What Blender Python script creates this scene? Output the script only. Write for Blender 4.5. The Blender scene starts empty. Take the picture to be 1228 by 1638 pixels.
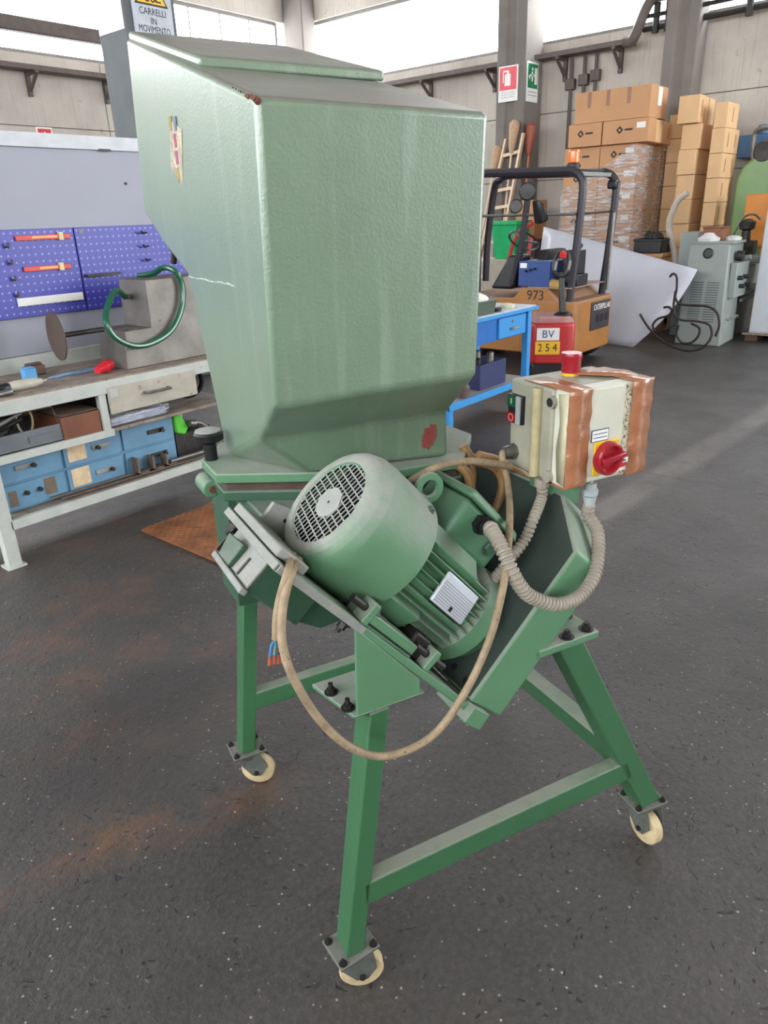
import bpy, bmesh, math, random
from mathutils import Vector, Matrix

random.seed(7)
scene = bpy.context.scene
COL = scene.collection
R = math.radians

# ------------------------------------------------------------------ camera
HALL = dict(x0=-7.0, x1=12.6, y0=-8.0, y1=12.712, ceil=6.6, sill=4.15, head=5.32)
PITCH, ROLL, HEAD, CAM_H = R(22.4), R(2.04), R(40.5), 1.6
hd = Vector((math.cos(HEAD), math.sin(HEAD), 0)); rt = Vector((math.sin(HEAD), -math.cos(HEAD), 0)); zz = Vector((0, 0, 1))
fw = hd * math.cos(PITCH) - zz * math.sin(PITCH); up0 = hd * math.sin(PITCH) + zz * math.cos(PITCH)
cr = rt * math.cos(ROLL) - up0 * math.sin(ROLL); cu = rt * math.sin(ROLL) + up0 * math.cos(ROLL)
cd = bpy.data.cameras.new('camera'); cam = bpy.data.objects.new('camera', cd); COL.objects.link(cam)
cd.sensor_fit = 'HORIZONTAL'; cd.sensor_width = 36.0; cd.lens = 36.0 * 1150 / 1228
cd.clip_start = 0.05; cd.clip_end = 200
m = Matrix((cr, cu, -fw)).transposed().to_4x4(); m.translation = (0, 0, CAM_H); cam.matrix_world = m
scene.camera = cam

# ------------------------------------------------------------------ daylight and exposure
world = bpy.data.worlds.new('overcast_sky'); scene.world = world; world.use_nodes = True
wn = world.node_tree.nodes; bg = wn['Background']
bg.inputs['Color'].default_value = (0.93, 0.96, 1.0, 1); bg.inputs['Strength'].default_value = 15.0
scene.view_settings.view_transform = 'Standard'; scene.view_settings.look = 'None'
scene.view_settings.exposure = 0.12; scene.view_settings.gamma = 1.0; scene.view_settings.use_curve_mapping = False
def portal(name, loc, sx, sy, direction):
    l = bpy.data.lights.new(name, 'AREA'); l.shape = 'RECTANGLE'; l.size = sx; l.size_y = sy
    l.cycles.is_portal = True
    o = bpy.data.objects.new(name, l); COL.objects.link(o); o.location = loc
    o.rotation_euler = Vector(direction).to_track_quat('-Z', 'Y').to_euler()
_h = HALL; _zm = (_h['sill'] + _h['head']) / 2; _hh = _h['head'] - _h['sill']
portal('window_portal', (_h['x1'] + .2, (_h['y0'] + _h['y1']) / 2, _zm), _h['y1'] - _h['y0'], _hh, (-1, 0, 0))
portal('window_portal', ((_h['x0'] + _h['x1']) / 2, _h['y1'] + .2, _zm), _h['x1'] - _h['x0'], _hh, (0, -1, 0))

portal('window_portal', (_h['x0'] - .25, (_h['y0'] + _h['y1']) / 2, 4.5), _h['y1'] - _h['y0'], 2.6, (1, 0, 0))
portal('window_portal', (9.0, _h['y0'] - .25, 3.2), 6.6, 4.3, (0, 1, 0))

# ------------------------------------------------------------------ helpers
def lin(c):
    return tuple(((x / 255) / 12.92 if x / 255 <= .04045 else ((x / 255 + .055) / 1.055) ** 2.4) for x in c)
MATS = {}
def mat(name, col, rough=.5, metal=0., var=.12, scale=9., dust=0., dustcol=(150, 146, 140), bump=0., bscale=60., wear=0., wearcol=(70, 50, 40), spec=.5, emit=None, alpha=None, streak=0., streakcol=(165, 180, 165), coat=0., dlo=.25, dhi=.85):
    if name in MATS: return MATS[name]
    mt = bpy.data.materials.new(name); mt.use_nodes = True; MATS[name] = mt
    nt = mt.node_tree; N = nt.nodes; L = nt.links; b = N['Principled BSDF']
    b.inputs['Roughness'].default_value = rough; b.inputs['Metallic'].default_value = metal
    b.inputs['Specular IOR Level'].default_value = spec; b.inputs['Coat Weight'].default_value = coat; b.inputs['Coat Roughness'].default_value = .3
    c = lin(col)
    tc = N.new('ShaderNodeTexCoord')
    def noise(sc, det=5, ro=.6):
        n = N.new('ShaderNodeTexNoise'); n.inputs['Scale'].default_value = sc; n.inputs['Detail'].default_value = det; n.inputs['Roughness'].default_value = ro
        L.new(tc.outputs['Object'], n.inputs['Vector']); return n
    def ramp(fac, lo, hi):
        r = N.new('ShaderNodeMapRange'); r.inputs['From Min'].default_value = lo; r.inputs['From Max'].default_value = hi; r.clamp = True
        L.new(fac, r.inputs['Value']); return r.outputs['Result']
    def mix(fac, a, bcol):
        x = N.new('ShaderNodeMix'); x.data_type = 'RGBA'
        if isinstance(fac, float): x.inputs[0].default_value = fac
        else: L.new(fac, x.inputs[0])
        for i, v in ((6, a), (7, bcol)):
            if isinstance(v, tuple): x.inputs[i].default_value = (*v, 1) if len(v) == 3 else v
            else: L.new(v, x.inputs[i])
        return x.outputs[2]
    def math_(op, a, bb):
        x = N.new('ShaderNodeMath'); x.operation = op
        for i, v in ((0, a), (1, bb)):
            if isinstance(v, (int, float)): x.inputs[i].default_value = v
            else: L.new(v, x.inputs[i])
        return x.outputs[0]
    n1 = noise(scale)
    out = mix(ramp(n1.outputs['Fac'], .3, .7), tuple(x * (1 - var) for x in c), tuple(min(1, x * (1 + var)) for x in c))
    if streak:
        mp = N.new('ShaderNodeMapping'); mp.inputs['Scale'].default_value = (34, 34, 1.3); L.new(tc.outputs['Object'], mp.inputs['Vector'])
        sn = N.new('ShaderNodeTexNoise'); sn.inputs['Scale'].default_value = 1.0; sn.inputs['Detail'].default_value = 3; L.new(mp.outputs[0], sn.inputs['Vector'])
        out = mix(math_('MULTIPLY', ramp(sn.outputs['Fac'], .56, .74), streak), out, lin(streakcol))
    if wear:
        n2 = noise(scale * 3.1, 8, .7)
        out = mix(ramp(n2.outputs['Fac'], .72 - wear, .76 - wear), out, lin(wearcol))
    if dust:
        g = N.new('ShaderNodeNewGeometry'); sx = N.new('ShaderNodeSeparateXYZ'); L.new(g.outputs['True Normal'], sx.inputs[0])
        n3 = noise(scale * 1.7, 6, .65)
        f = math_('MULTIPLY', ramp(sx.outputs['Z'], dlo, dhi), ramp(n3.outputs['Fac'], .2, .55))
        f = math_('MULTIPLY', f, dust)
        out = mix(f, out, lin(dustcol))
        rr = N.new('ShaderNodeMapRange'); rr.inputs['To Min'].default_value = rough; rr.inputs['To Max'].default_value = .9; L.new(f, rr.inputs['Value']); L.new(rr.outputs[0], b.inputs['Roughness'])
    L.new(out, b.inputs['Base Color'])
    if bump:
        n4 = noise(bscale, 4, .6); bp = N.new('ShaderNodeBump'); bp.inputs['Strength'].default_value = bump; bp.inputs['Distance'].default_value = .01
        L.new(n4.outputs['Fac'], bp.inputs['Height']); L.new(bp.outputs[0], b.inputs['Normal'])
    if emit: b.inputs['Emission Color'].default_value = (*lin(emit[0]), 1); b.inputs['Emission Strength'].default_value = emit[1]
    if alpha is not None: b.inputs['Alpha'].default_value = alpha
    return mt

class B:
    """collects shapes and links them as one mesh object"""
    def __init__(s): s.v = []; s.f = []
    def add(s, vs, fs):
        o = len(s.v); s.v += [tuple(p) for p in vs]; s.f += [tuple(i + o for i in f) for f in fs]; return s
    def box(s, x0, x1, y0, y1, z0, z1):
        return s.add([(x0, y0, z0), (x1, y0, z0), (x1, y1, z0), (x0, y1, z0), (x0, y0, z1), (x1, y0, z1), (x1, y1, z1), (x0, y1, z1)],
                     [(0, 3, 2, 1), (4, 5, 6, 7), (0, 1, 5, 4), (1, 2, 6, 5), (2, 3, 7, 6), (3, 0, 4, 7)])
    def hexa(s, lo, hi):
        return s.add(list(lo) + list(hi), [(0, 3, 2, 1), (4, 5, 6, 7), (0, 1, 5, 4), (1, 2, 6, 5), (2, 3, 7, 6), (3, 0, 4, 7)])
    def prism(s, lo, hi):
        n = len(lo)
        return s.add(list(lo) + list(hi), [tuple(reversed(range(n))), tuple(range(n, 2 * n))] + [(i, (i + 1) % n, n + (i + 1) % n, n + i) for i in range(n)])
    def cyl(s, p0, p1, r, n=20, r1=None):
        p0, p1 = Vector(p0), Vector(p1); d = (p1 - p0).normalized()
        a = d.orthogonal().normalized(); b = d.cross(a); r1 = r if r1 is None else r1
        lo = [p0 + (a * math.cos(t) + b * math.sin(t)) * r for t in [2 * math.pi * i / n for i in range(n)]]
        hi = [p1 + (a * math.cos(t) + b * math.sin(t)) * r1 for t in [2 * math.pi * i / n for i in range(n)]]
        return s.prism(lo, hi)
    def lathe(s, p0, axis, prof, n=40, closed=False):
        """prof: list of (distance along axis, radius)"""
        p0 = Vector(p0); d = Vector(axis).normalized(); a = d.orthogonal().normalized(); b = d.cross(a)
        vs = []; fs = []
        for (h, r) in prof:
            for i in range(n):
                t = 2 * math.pi * i / n; vs.append(p0 + d * h + (a * math.cos(t) + b * math.sin(t)) * r)
        k = len(prof)
        for j in range(k - 1 + (1 if closed else 0)):
            for i in range(n):
                j2 = (j + 1) % k
                fs.append((j * n + i, j * n + (i + 1) % n, j2 * n + (i + 1) % n, j2 * n + i))
        if not closed:
            if prof[0][1] > 0: fs.append(tuple(reversed(range(n))))
            if prof[-1][1] > 0: fs.append(tuple(range((k - 1) * n, k * n)))
        return s.add(vs, fs)
    def tube(s, pts, r, n=10, sub=8, smooth=True, closed=False, rf=None, step=None):
        P = spline(pts, sub, closed) if smooth else [Vector(p) for p in pts]
        if step:
            Q = [P[0]]; acc = 0
            for i in range(1, len(P)):
                seg = (P[i] - P[i - 1]).length; t = step - acc
                while t < seg:
                    Q.append(P[i - 1].lerp(P[i], t / seg)); t += step
                acc = seg - (t - step)
            P = Q
        vs = []; fs = []; m = len(P); nrm = None
        for i, p in enumerate(P):
            if closed: d = P[(i + 1) % m] - P[i - 1]
            else: d = P[min(i + 1, m - 1)] - P[max(i - 1, 0)]
            if d.length < 1e-9: d = Vector((0, 0, 1))
            d.normalize()
            if nrm is None: nrm = d.orthogonal().normalized()
            nrm = (nrm - d * nrm.dot(d))
            nrm = nrm.normalized() if nrm.length > 1e-6 else d.orthogonal().normalized()
            b = d.cross(nrm); rr = rf(i) if rf else r
            for k in range(n):
                t = 2 * math.pi * k / n; vs.append(p + (nrm * math.cos(t) + b * math.sin(t)) * rr)
        for i in range(m if closed else m - 1):
            j = (i + 1) % m
            for k in range(n): fs.append((i * n + k, i * n + (k + 1) % n, j * n + (k + 1) % n, j * n + k))
        if not closed: fs.append(tuple(reversed(range(n)))); fs.append(tuple(range((m - 1) * n, m * n)))
        return s.add(vs, fs)
    def build(s, name, material, parent=None, bevel=0., seg=2, angle=35, mirror=None):
        me = bpy.data.meshes.new(name); me.from_pydata([tuple(p) for p in s.v], [], s.f); me.validate()
        bm = bmesh.new(); bm.from_mesh(me); bmesh.ops.recalc_face_normals(bm, faces=bm.faces); bm.to_mesh(me); bm.free()
        me.materials.append(material)
        o = bpy.data.objects.new(name, me); COL.objects.link(o)
        if parent is None:
            xs = [p.co for p in me.vertices]
            c = Vector(((min(p.x for p in xs) + max(p.x for p in xs)) / 2, (min(p.y for p in xs) + max(p.y for p in xs)) / 2, min(p.z for p in xs)))
            me.transform(Matrix.Translation(-c)); o.location = c
        else:
            o.parent = parent
            if parent.name in INV: o.matrix_parent_inverse = INV[parent.name]
        me.polygons.foreach_set('use_smooth', [True] * len(me.polygons)); me.set_sharp_from_angle(angle=R(angle))
        if bevel:
            mo = o.modifiers.new('bevel', 'BEVEL'); mo.width = bevel; mo.segments = seg; mo.limit_method = 'ANGLE'; mo.angle_limit = R(30); mo.harden_normals = False
        return o
INV = {}
def spline(pts, sub=8, closed=False):
    P = [Vector(p) for p in pts]; n = len(P); out = []
    rng = range(n) if closed else range(n - 1)
    for i in rng:
        p0 = P[i - 1] if (i > 0 or closed) else P[0] * 2 - P[1]
        p1 = P[i]; p2 = P[(i + 1) % n]
        p3 = P[(i + 2) % n] if (i + 2 < n or closed) else P[-1] * 2 - P[-2]
        for k in range(sub):
            t = k / sub
            out.append(.5 * ((2 * p1) + (p2 - p0) * t + (2 * p0 - 5 * p1 + 4 * p2 - p3) * t * t + (3 * p1 - p0 - 3 * p2 + p3) * t ** 3))
    if not closed: out.append(P[-1])
    return out
def tag(o, label=None, cat=None, group=None, kind=None):
    if label: o['label'] = label
    if cat: o['category'] = cat
    if group: o['group'] = group
    if kind: o['kind'] = kind
    return o
def thing(name, label, cat, loc=(0, 0, 0), rz=0., group=None, local=False):
    """an Empty at the thing's base; parts are given in world coordinates unless local"""
    o = bpy.data.objects.new(name, None); COL.objects.link(o); o.location = loc; o.rotation_euler = (0, 0, rz); o.empty_display_size = .1
    if not local: INV[o.name] = (Matrix.Translation(loc) @ Matrix.Rotation(rz, 4, 'Z')).inverted()
    return tag(o, label, cat, group)
def text(s, size, material, parent, origin, right, up, name='lettering', depth=.0006, align='CENTER', xs=1.0):
    cu_ = bpy.data.curves.new(name, 'FONT'); cu_.body = s; cu_.size = size; cu_.align_x = align; cu_.align_y = 'CENTER'; cu_.extrude = depth; cu_.resolution_u = 3
    t = bpy.data.objects.new('tmp', cu_); COL.objects.link(t)
    bpy.context.view_layer.update()
    me = bpy.data.meshes.new_from_object(t.evaluated_get(bpy.context.evaluated_depsgraph_get()))
    bpy.data.objects.remove(t); bpy.data.curves.remove(cu_)
    r = Vector(right).normalized(); u = Vector(up).normalized(); n = r.cross(u)
    M = Matrix((r * xs, u, n)).transposed().to_4x4(); M.translation = origin
    me.transform(M); me.materials.clear(); me.materials.append(material); me.name = name
    o = bpy.data.objects.new(name, me); COL.objects.link(o); o.parent = parent
    if parent.name in INV: o.matrix_parent_inverse = INV[parent.name]
    return o
def quad(b, o, r, u, w, h, t=.002):
    """thin board centred at o, spanned by r and u, front towards r x u"""
    o, r, u = Vector(o), Vector(r).normalized(), Vector(u).normalized(); n = r.cross(u)
    c = [o - r * w / 2 - u * h / 2, o + r * w / 2 - u * h / 2, o + r * w / 2 + u * h / 2, o - r * w / 2 + u * h / 2]
    return b.hexa(c, [p + n * t for p in c])

# ------------------------------------------------------------------ materials
GREEN = mat('green_paint', (88, 130, 98), .42, var=.06, scale=6, dust=.85, dustcol=(152, 150, 143), bump=.12, bscale=90, spec=.5)
HOPPER = mat('hammered_green_paint', (107, 131, 107), .42, var=.08, scale=4, dust=1.0, dustcol=(98, 90, 81), bump=.22, bscale=170, streak=.22, spec=.9, coat=1.0)
GREENF = mat('dusty_fan_cover_paint', (90, 130, 98), .5, var=.06, scale=7, dust=1.0, dustcol=(150, 150, 144), bump=.15, bscale=120, dlo=.05, dhi=.7)
GREEND = mat('dark_green_paint', (52, 84, 64), .45, var=.1, scale=6, dust=.6, dustcol=(140, 140, 132), bump=.1)
GUARD = mat('guard_dark_face', (44, 58, 52), .6, var=.12, scale=7, dust=.15, dustcol=(100, 106, 100))
LEG = mat('leg_green_paint', (56, 100, 67), .4, var=.07, scale=5, dust=.7, dustcol=(138, 135, 126), bump=.1)
DUSTY = mat('dusty_steel', (136, 138, 133), .75, var=.2, scale=14, bump=.2, dust=.5, dustcol=(156, 156, 151))
STEEL = mat('bare_steel', (120, 118, 114), .45, .8, var=.25, scale=20, bump=.1)
DARKST = mat('dark_steel', (58, 56, 54), .5, .6, var=.3, scale=25)
BLACK = mat('black_plastic', (22, 22, 24), .4, var=.1)
RUBBER = mat('black_rubber', (28, 27, 28), .75, var=.15)
CABLE = mat('grimy_beige_cable', (146, 128, 102), .6, var=.3, scale=35, wear=.12, wearcol=(88, 66, 46))
CABLEO = mat('ochre_cable', (142, 106, 64), .5, var=.3, scale=30, wear=.12, wearcol=(88, 62, 38))
CONDUIT = mat('grey_conduit', (146, 138, 124), .55, var=.15, scale=30, dust=.2)
CREAM = mat('cream_wheel', (190, 172, 134), .55, var=.2, scale=25, wear=.08, wearcol=(120, 100, 70))
BOXGREY = mat('old_cream_enamel', (196, 196, 180), .45, var=.1, scale=12, wear=.03, wearcol=(120, 112, 96), bump=.05)
BOXSIDE = mat('grimy_cream_enamel', (150, 148, 132), .5, var=.15, scale=12, wear=.05, wearcol=(96, 88, 70))
TAPE = mat('brown_packing_tape', (160, 106, 74), .22, var=.12, scale=16, bump=.5, bscale=25, coat=.6)
OLDGLUE = mat('old_tape_residue', (186, 180, 152), .5, var=.12, scale=40, wear=.06, wearcol=(150, 140, 112))
GLUE2 = mat('torn_tape_residue', (190, 180, 156), .6, var=.3, scale=60, wear=.2, wearcol=(70, 64, 58))
RED = mat('red_plastic', (150, 26, 38), .32, var=.06)
YELLOW = mat('yellow_plastic', (222, 176, 40), .45, var=.08)
WHITE = mat('white_print', (226, 226, 222), .6, var=.03)
BLACKP = mat('black_print', (24, 24, 26), .6, var=.05)
REDP = mat('red_print', (196, 40, 44), .5, var=.05)
GREENP = mat('green_print', (18, 120, 76), .5, var=.05)
GREENB = mat('green_button', (20, 70, 46), .35, var=.05)
BENCHP = mat('worn_grey_bench_paint', (178, 182, 176), .55, var=.1, scale=9, wear=.07, wearcol=(120, 112, 100), bump=.05)
WOODTOP = mat('greasy_wood', (134, 122, 110), .7, var=.35, scale=13, wear=.14, wearcol=(92, 80, 74), bump=.1)
BLUEU = mat('faded_blue_enamel', (96, 138, 166), .55, var=.1, scale=9, wear=.03, wearcol=(110, 100, 88))
BLUET = mat('bright_blue_enamel', (58, 142, 206), .4, var=.05)
PAPER = mat('stained_paper', (206, 184, 150), .8, var=.2, scale=30)
CARD = mat('cardboard', (190, 144, 104), .8, var=.06, scale=3)
CARDL = mat('pale_cardboard', (214, 176, 132), .8, var=.06, scale=3)
CARDD = mat('cardboard_tape', (140, 96, 70), .4, var=.08)
CONC = mat('precast_concrete', (184, 176, 166), .85, var=.16, scale=1.1, wear=.09, wearcol=(150, 140, 128), streak=.35, streakcol=(128, 116, 104), bump=.12, bscale=30)
CONCD = mat('old_concrete_column', (116, 110, 104), .85, var=.14, scale=1.6, wear=.08, wearcol=(104, 98, 92), bump=.12, bscale=30)
TRAYM = mat('brown_steel_tray', (92, 82, 76), .6, .2, var=.2)

# ------------------------------------------------------------------ the setting
def floor_material():
    mt = bpy.data.materials.new('oily_concrete_floor'); mt.use_nodes = True; nt = mt.node_tree; N = nt.nodes; L = nt.links; b = N['Principled BSDF']
    tc = N.new('ShaderNodeTexCoord'); sep = N.new('ShaderNodeSeparateXYZ'); L.new(tc.outputs['Object'], sep.inputs[0])
    def noise(sc, det=6, ro=.6, dist=0):
        n = N.new('ShaderNodeTexNoise'); n.inputs['Scale'].default_value = sc; n.inputs['Detail'].default_value = det; n.inputs['Roughness'].default_value = ro; n.inputs['Distortion'].default_value = dist
        L.new(tc.outputs['Object'], n.inputs['Vector']); return n.outputs['Fac']
    def rng(v, a, bb, c=0., d=1.):
        r = N.new('ShaderNodeMapRange'); r.clamp = True
        for i, x in ((1, a), (2, bb), (3, c), (4, d)): r.inputs[i].default_value = x
        L.new(v, r.inputs[0]); return r.outputs[0]
    def mth(op, a, bb):
        x = N.new('ShaderNodeMath'); x.operation = op
        for i, v in ((0, a), (1, bb)):
            if isinstance(v, (int, float)): x.inputs[i].default_value = v
            else: L.new(v, x.inputs[i])
        return x.outputs[0]
    def mix(f, a, c):
        x = N.new('ShaderNodeMix'); x.data_type = 'RGBA'
        if isinstance(f, float): x.inputs[0].default_value = f
        else: L.new(f, x.inputs[0])
        for i, v in ((6, a), (7, c)):
            if isinstance(v, tuple): x.inputs[i].default_value = (*v, 1)
            else: L.new(v, x.inputs[i])
        return x.outputs[2]
    X, Y = sep.outputs['X'], sep.outputs['Y']
    base = mix(rng(noise(1.3), .35, .65), lin((48, 46, 45)), lin((68, 65, 63)))
    base = mix(mth('MULTIPLY', rng(noise(60, 6, .8), .42, .7), .8), base, lin((86, 81, 78)))
    base = mix(rng(noise(.55, 4, .55), .5, .62), base, mix(.6, base, lin((36, 34, 34))))
    # worn, faded lane stripe running along the hall
    band = mth('MULTIPLY', rng(mth('ABSOLUTE', mth('ADD', mth('ADD', Y, mth('MULTIPLY', X, .075)), -1.78), 0), .06, .13, 1, 0), rng(noise(2.2, 8, .7), .36, .6))
    band = mth('MULTIPLY', band, rng(X, 2.4, 3.2))
    base = mix(mth('MULTIPLY', band, .6), base, lin((132, 126, 121)))
    # rust stains between bench and machine
    rust = mth('MULTIPLY', rng(mth('ABSOLUTE', mth('ADD', mth('ADD', mth('MULTIPLY', X, .47), Y), -1.93), 0), .02, .16, 1, 0), rng(noise(3.4, 6, .7), .46, .68))
    rust = mth('MULTIPLY', rust, rng(X, 1.35, .8))
    base = mix(mth('MULTIPLY', rust, .75), base, lin((124, 84, 50)))
    rust2 = mth('MULTIPLY', mth('MULTIPLY', rng(Y, 1.7, 2.4), rng(X, 2.6, 1.6)), rng(noise(2.6, 7, .7), .5, .72))
    base = mix(mth('MULTIPLY', rust2, .6), base, lin((112, 74, 50)))
    # slab joints
    for src, c0, w in ((X, 4.455, .006), (Y, -1.0, .006), (X, 8.4, .006)):
        j = rng(mth('ABSOLUTE', mth('ADD', mth('ADD', src, mth('MULTIPLY', noise(3, 3), .012)), -c0 - .006), 0), w * .4, w * 1.2, 1, 0)
        base = mix(mth('MULTIPLY', j, .9), base, lin((30, 28, 27)))
    # chips: pale stone grains and small pits, more of them in bare areas
    vo = N.new('ShaderNodeTexVoronoi'); vo.inputs['Scale'].default_value = 34; L.new(tc.outputs['Object'], vo.inputs['Vector'])
    grain = mth('MULTIPLY', rng(vo.outputs['Distance'], .06, .13, 1, 0), rng(noise(9, 4, .7), .42, .54))
    base = mix(mth('MULTIPLY', grain, .9), base, lin((178, 170, 162)))
    vec = N.new('ShaderNodeMapping'); vec.inputs['Rotation'].default_value = (0, 0, .7); vec.inputs['Scale'].default_value = (1, 2.6, 1); L.new(tc.outputs['Object'], vec.inputs['Vector'])
    wz = N.new('ShaderNodeTexNoise'); wz.inputs['Scale'].default_value = 6; L.new(tc.outputs['Object'], wz.inputs['Vector'])
    wa = N.new('ShaderNodeVectorMath'); wa.operation = 'SCALE'; wa.inputs['Scale'].default_value = .35; L.new(wz.outputs['Color'], wa.inputs[0])
    wb = N.new('ShaderNodeVectorMath'); wb.operation = 'ADD'; L.new(tc.outputs['Object'], wb.inputs[0]); L.new(wa.outputs[0], wb.inputs[1]); L.new(wb.outputs[0], vec.inputs['Vector'])
    vo2 = N.new('ShaderNodeTexVoronoi'); vo2.inputs['Scale'].default_value = 17; L.new(vec.outputs[0], vo2.inputs['Vector'])
    pit = mth('MULTIPLY', rng(mth('ADD', vo2.outputs['Distance'], mth('MULTIPLY', noise(45, 4), .3)), .27, .35, 1, 0), rng(noise(4, 5, .7), .40, .52))
    base = mix(mth('MULTIPLY', pit, .8), base, lin((26, 25, 24)))
    L.new(base, b.inputs['Base Color'])
    L.new(rng(noise(2.2), .3, .7, .34, .5), b.inputs['Roughness'])
    h = mth('SUBTRACT', mth('MULTIPLY', noise(60, 5, .7), .5), mth('MULTIPLY', pit, 1.2))
    h = mth('ADD', h, mth('MULTIPLY', noise(14, 6, .7), 1.2))
    bp = N.new('ShaderNodeBump'); bp.inputs['Strength'].default_value = .85; bp.inputs['Distance'].default_value = .008
    L.new(h, bp.inputs['Height']); L.new(bp.outputs[0], b.inputs['Normal'])
    return mt
H = HALL
def struct(o): o['kind'] = 'structure'; return o
fl = bpy.data.objects.new('floor', bpy.data.meshes.new('floor')); COL.objects.link(fl)
fl.data.from_pydata([(x, y, z) for z in (0, -.2) for x, y in ((H['x0'] - .3, H['y0'] - .3), (H['x1'] + .3, H['y0'] - .3), (H['x1'] + .3, H['y1'] + .3), (H['x0'] - .3, H['y1'] + .3))], [],
                    [(0, 1, 2, 3), (7, 6, 5, 4), (0, 4, 5, 1), (1, 5, 6, 2), (2, 6, 7, 3), (3, 7, 4, 0)])
fl.data.materials.append(floor_material()); struct(fl)
CEIL = mat('ceiling_paint', (150, 147, 142), .9, var=.05)
struct(B().box(H['x0'] - .3, H['x1'] + .3, H['y0'] - .3, H['y1'] + .3, H['ceil'], H['ceil'] + .2).build('ceiling', CEIL))
def wall(name, along, fixed, out, a0, a1, sill=H['sill'], head=H['head']):
    """a wall of precast panels, recessed joints between; open strip between sill and head for the windows"""
    root = None
    heights = [(0, 1.04), (1.04, 2.08)] + ([(2.08, 3.12), (3.12, sill)] if sill > 3.2 else [(2.08, sill)]) + ([(head, 5.9), (5.9, H['ceil'])] if head < 5.7 else [(head, H['ceil'])])
    core = B()
    for z0, z1 in ((0, sill - .03), (head + .03, H['ceil'])):
        if along == 'y': core.box(min(fixed + out * .02, fixed + out * .22), max(fixed + out * .02, fixed + out * .22), a0, a1, z0, z1)
        else: core.box(a0, a1, min(fixed + out * .02, fixed + out * .22), max(fixed + out * .02, fixed + out * .22), z0, z1)
    root = struct(core.build(name, CONCD)); INV[root.name] = Matrix.Translation(root.location).inverted()
    n = max(1, round((a1 - a0) / 5.2)); w = (a1 - a0) / n
    for z0, z1 in heights:
        for i in range(n):
            p, q = a0 + i * w + .008, a0 + (i + 1) * w - .008
            x = sorted((fixed, fixed + out * .2))
            b = B()
            if along == 'y': b.box(x[0], x[1], p, q, z0 + .008, z1 - .008)
            else: b.box(p, q, x[0], x[1], z0 + .008, z1 - .008)
            b.build('panel', CONC, root)
    return root
w_r = wall('wall_right', 'y', H['x1'], 1, H['y0'], H['y1'])
w_l = wall('wall_left', 'x', H['y1'], 1, H['x0'], H['x1'] + .22)
w_b = wall('wall_back', 'y', H['x0'], -1, H['y0'], H['y1'], 3.2, 5.8)
w_f = wall('wall_front', 'x', H['y0'], -1, H['x0'] - .22, 5.7, 4.15, 4.2)
GLASS = bpy.data.materials.new('window_glass'); GLASS.use_nodes = True
_n = GLASS.node_tree.nodes; _l = GLASS.node_tree.links
_t = _n.new('ShaderNodeBsdfTransparent'); _g = _n.new('ShaderNodeBsdfGlossy'); _g.inputs['Roughness'].default_value = .05; _m = _n.new('ShaderNodeMixShader'); _m.inputs[0].default_value = .05
_l.new(_t.outputs[0], _m.inputs[1]); _l.new(_g.outputs[0], _m.inputs[2]); _l.new(_m.outputs[0], _n['Material Output'].inputs['Surface'])
FRAME = mat('window_frame_paint', (120, 116, 112), .6)
wi = 0
def window(along, fixed, a0, a1, nm, z0=H['sill'], z1=H['head']):
    global wi
    wi += 1
    f = B(); t = .05
    def bx(b, p, q, r0, r1, d0=.06, d1=.12):
        if along == 'y': b.box(fixed + d0, fixed + d1, p, q, r0, r1)
        else: b.box(p, q, fixed + d0, fixed + d1, r0, r1)
    bx(f, a0, a1, z0, z0 + t); bx(f, a0, a1, z1 - t, z1); bx(f, a0, a0 + t, z0 + t, z1 - t); bx(f, a1 - t, a1, z0 + t, z1 - t)
    w = struct(f.build('window_%d' % wi, FRAME)); INV[w.name] = Matrix.Translation(w.location).inverted()
    step = (a1 - a0) / nm
    for i in range(nm):
        p = B(); bx(p, a0 + i * step + .012, a0 + (i + 1) * step - .012, z0 + t, z1 - t, .085, .09); p.build('pane', GLASS, w)
        if i: q = B(); bx(q, a0 + i * step - .012, a0 + i * step + .012, z0 + t, z1 - t, .07, .11); q.build('mullion', FRAME, w)
ys = [H['y0'] + .2, -5.0, -.6, 4.45, 7.15, H['y1'] - .25]
for p, q in zip(ys[:-1], ys[1:]): window('y', H['x1'], p + .3, q - .0, 1)
xs_ = [H['x0'] + .2, -3.0, 1.2, 5.0, 8.4]
for p, q in zip(xs_[:-1], xs_[1:]): window('x', H['y1'], p + .2, q - .3, 1)
window('x', H['y1'], 8.45, 12.1, 5)

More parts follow.
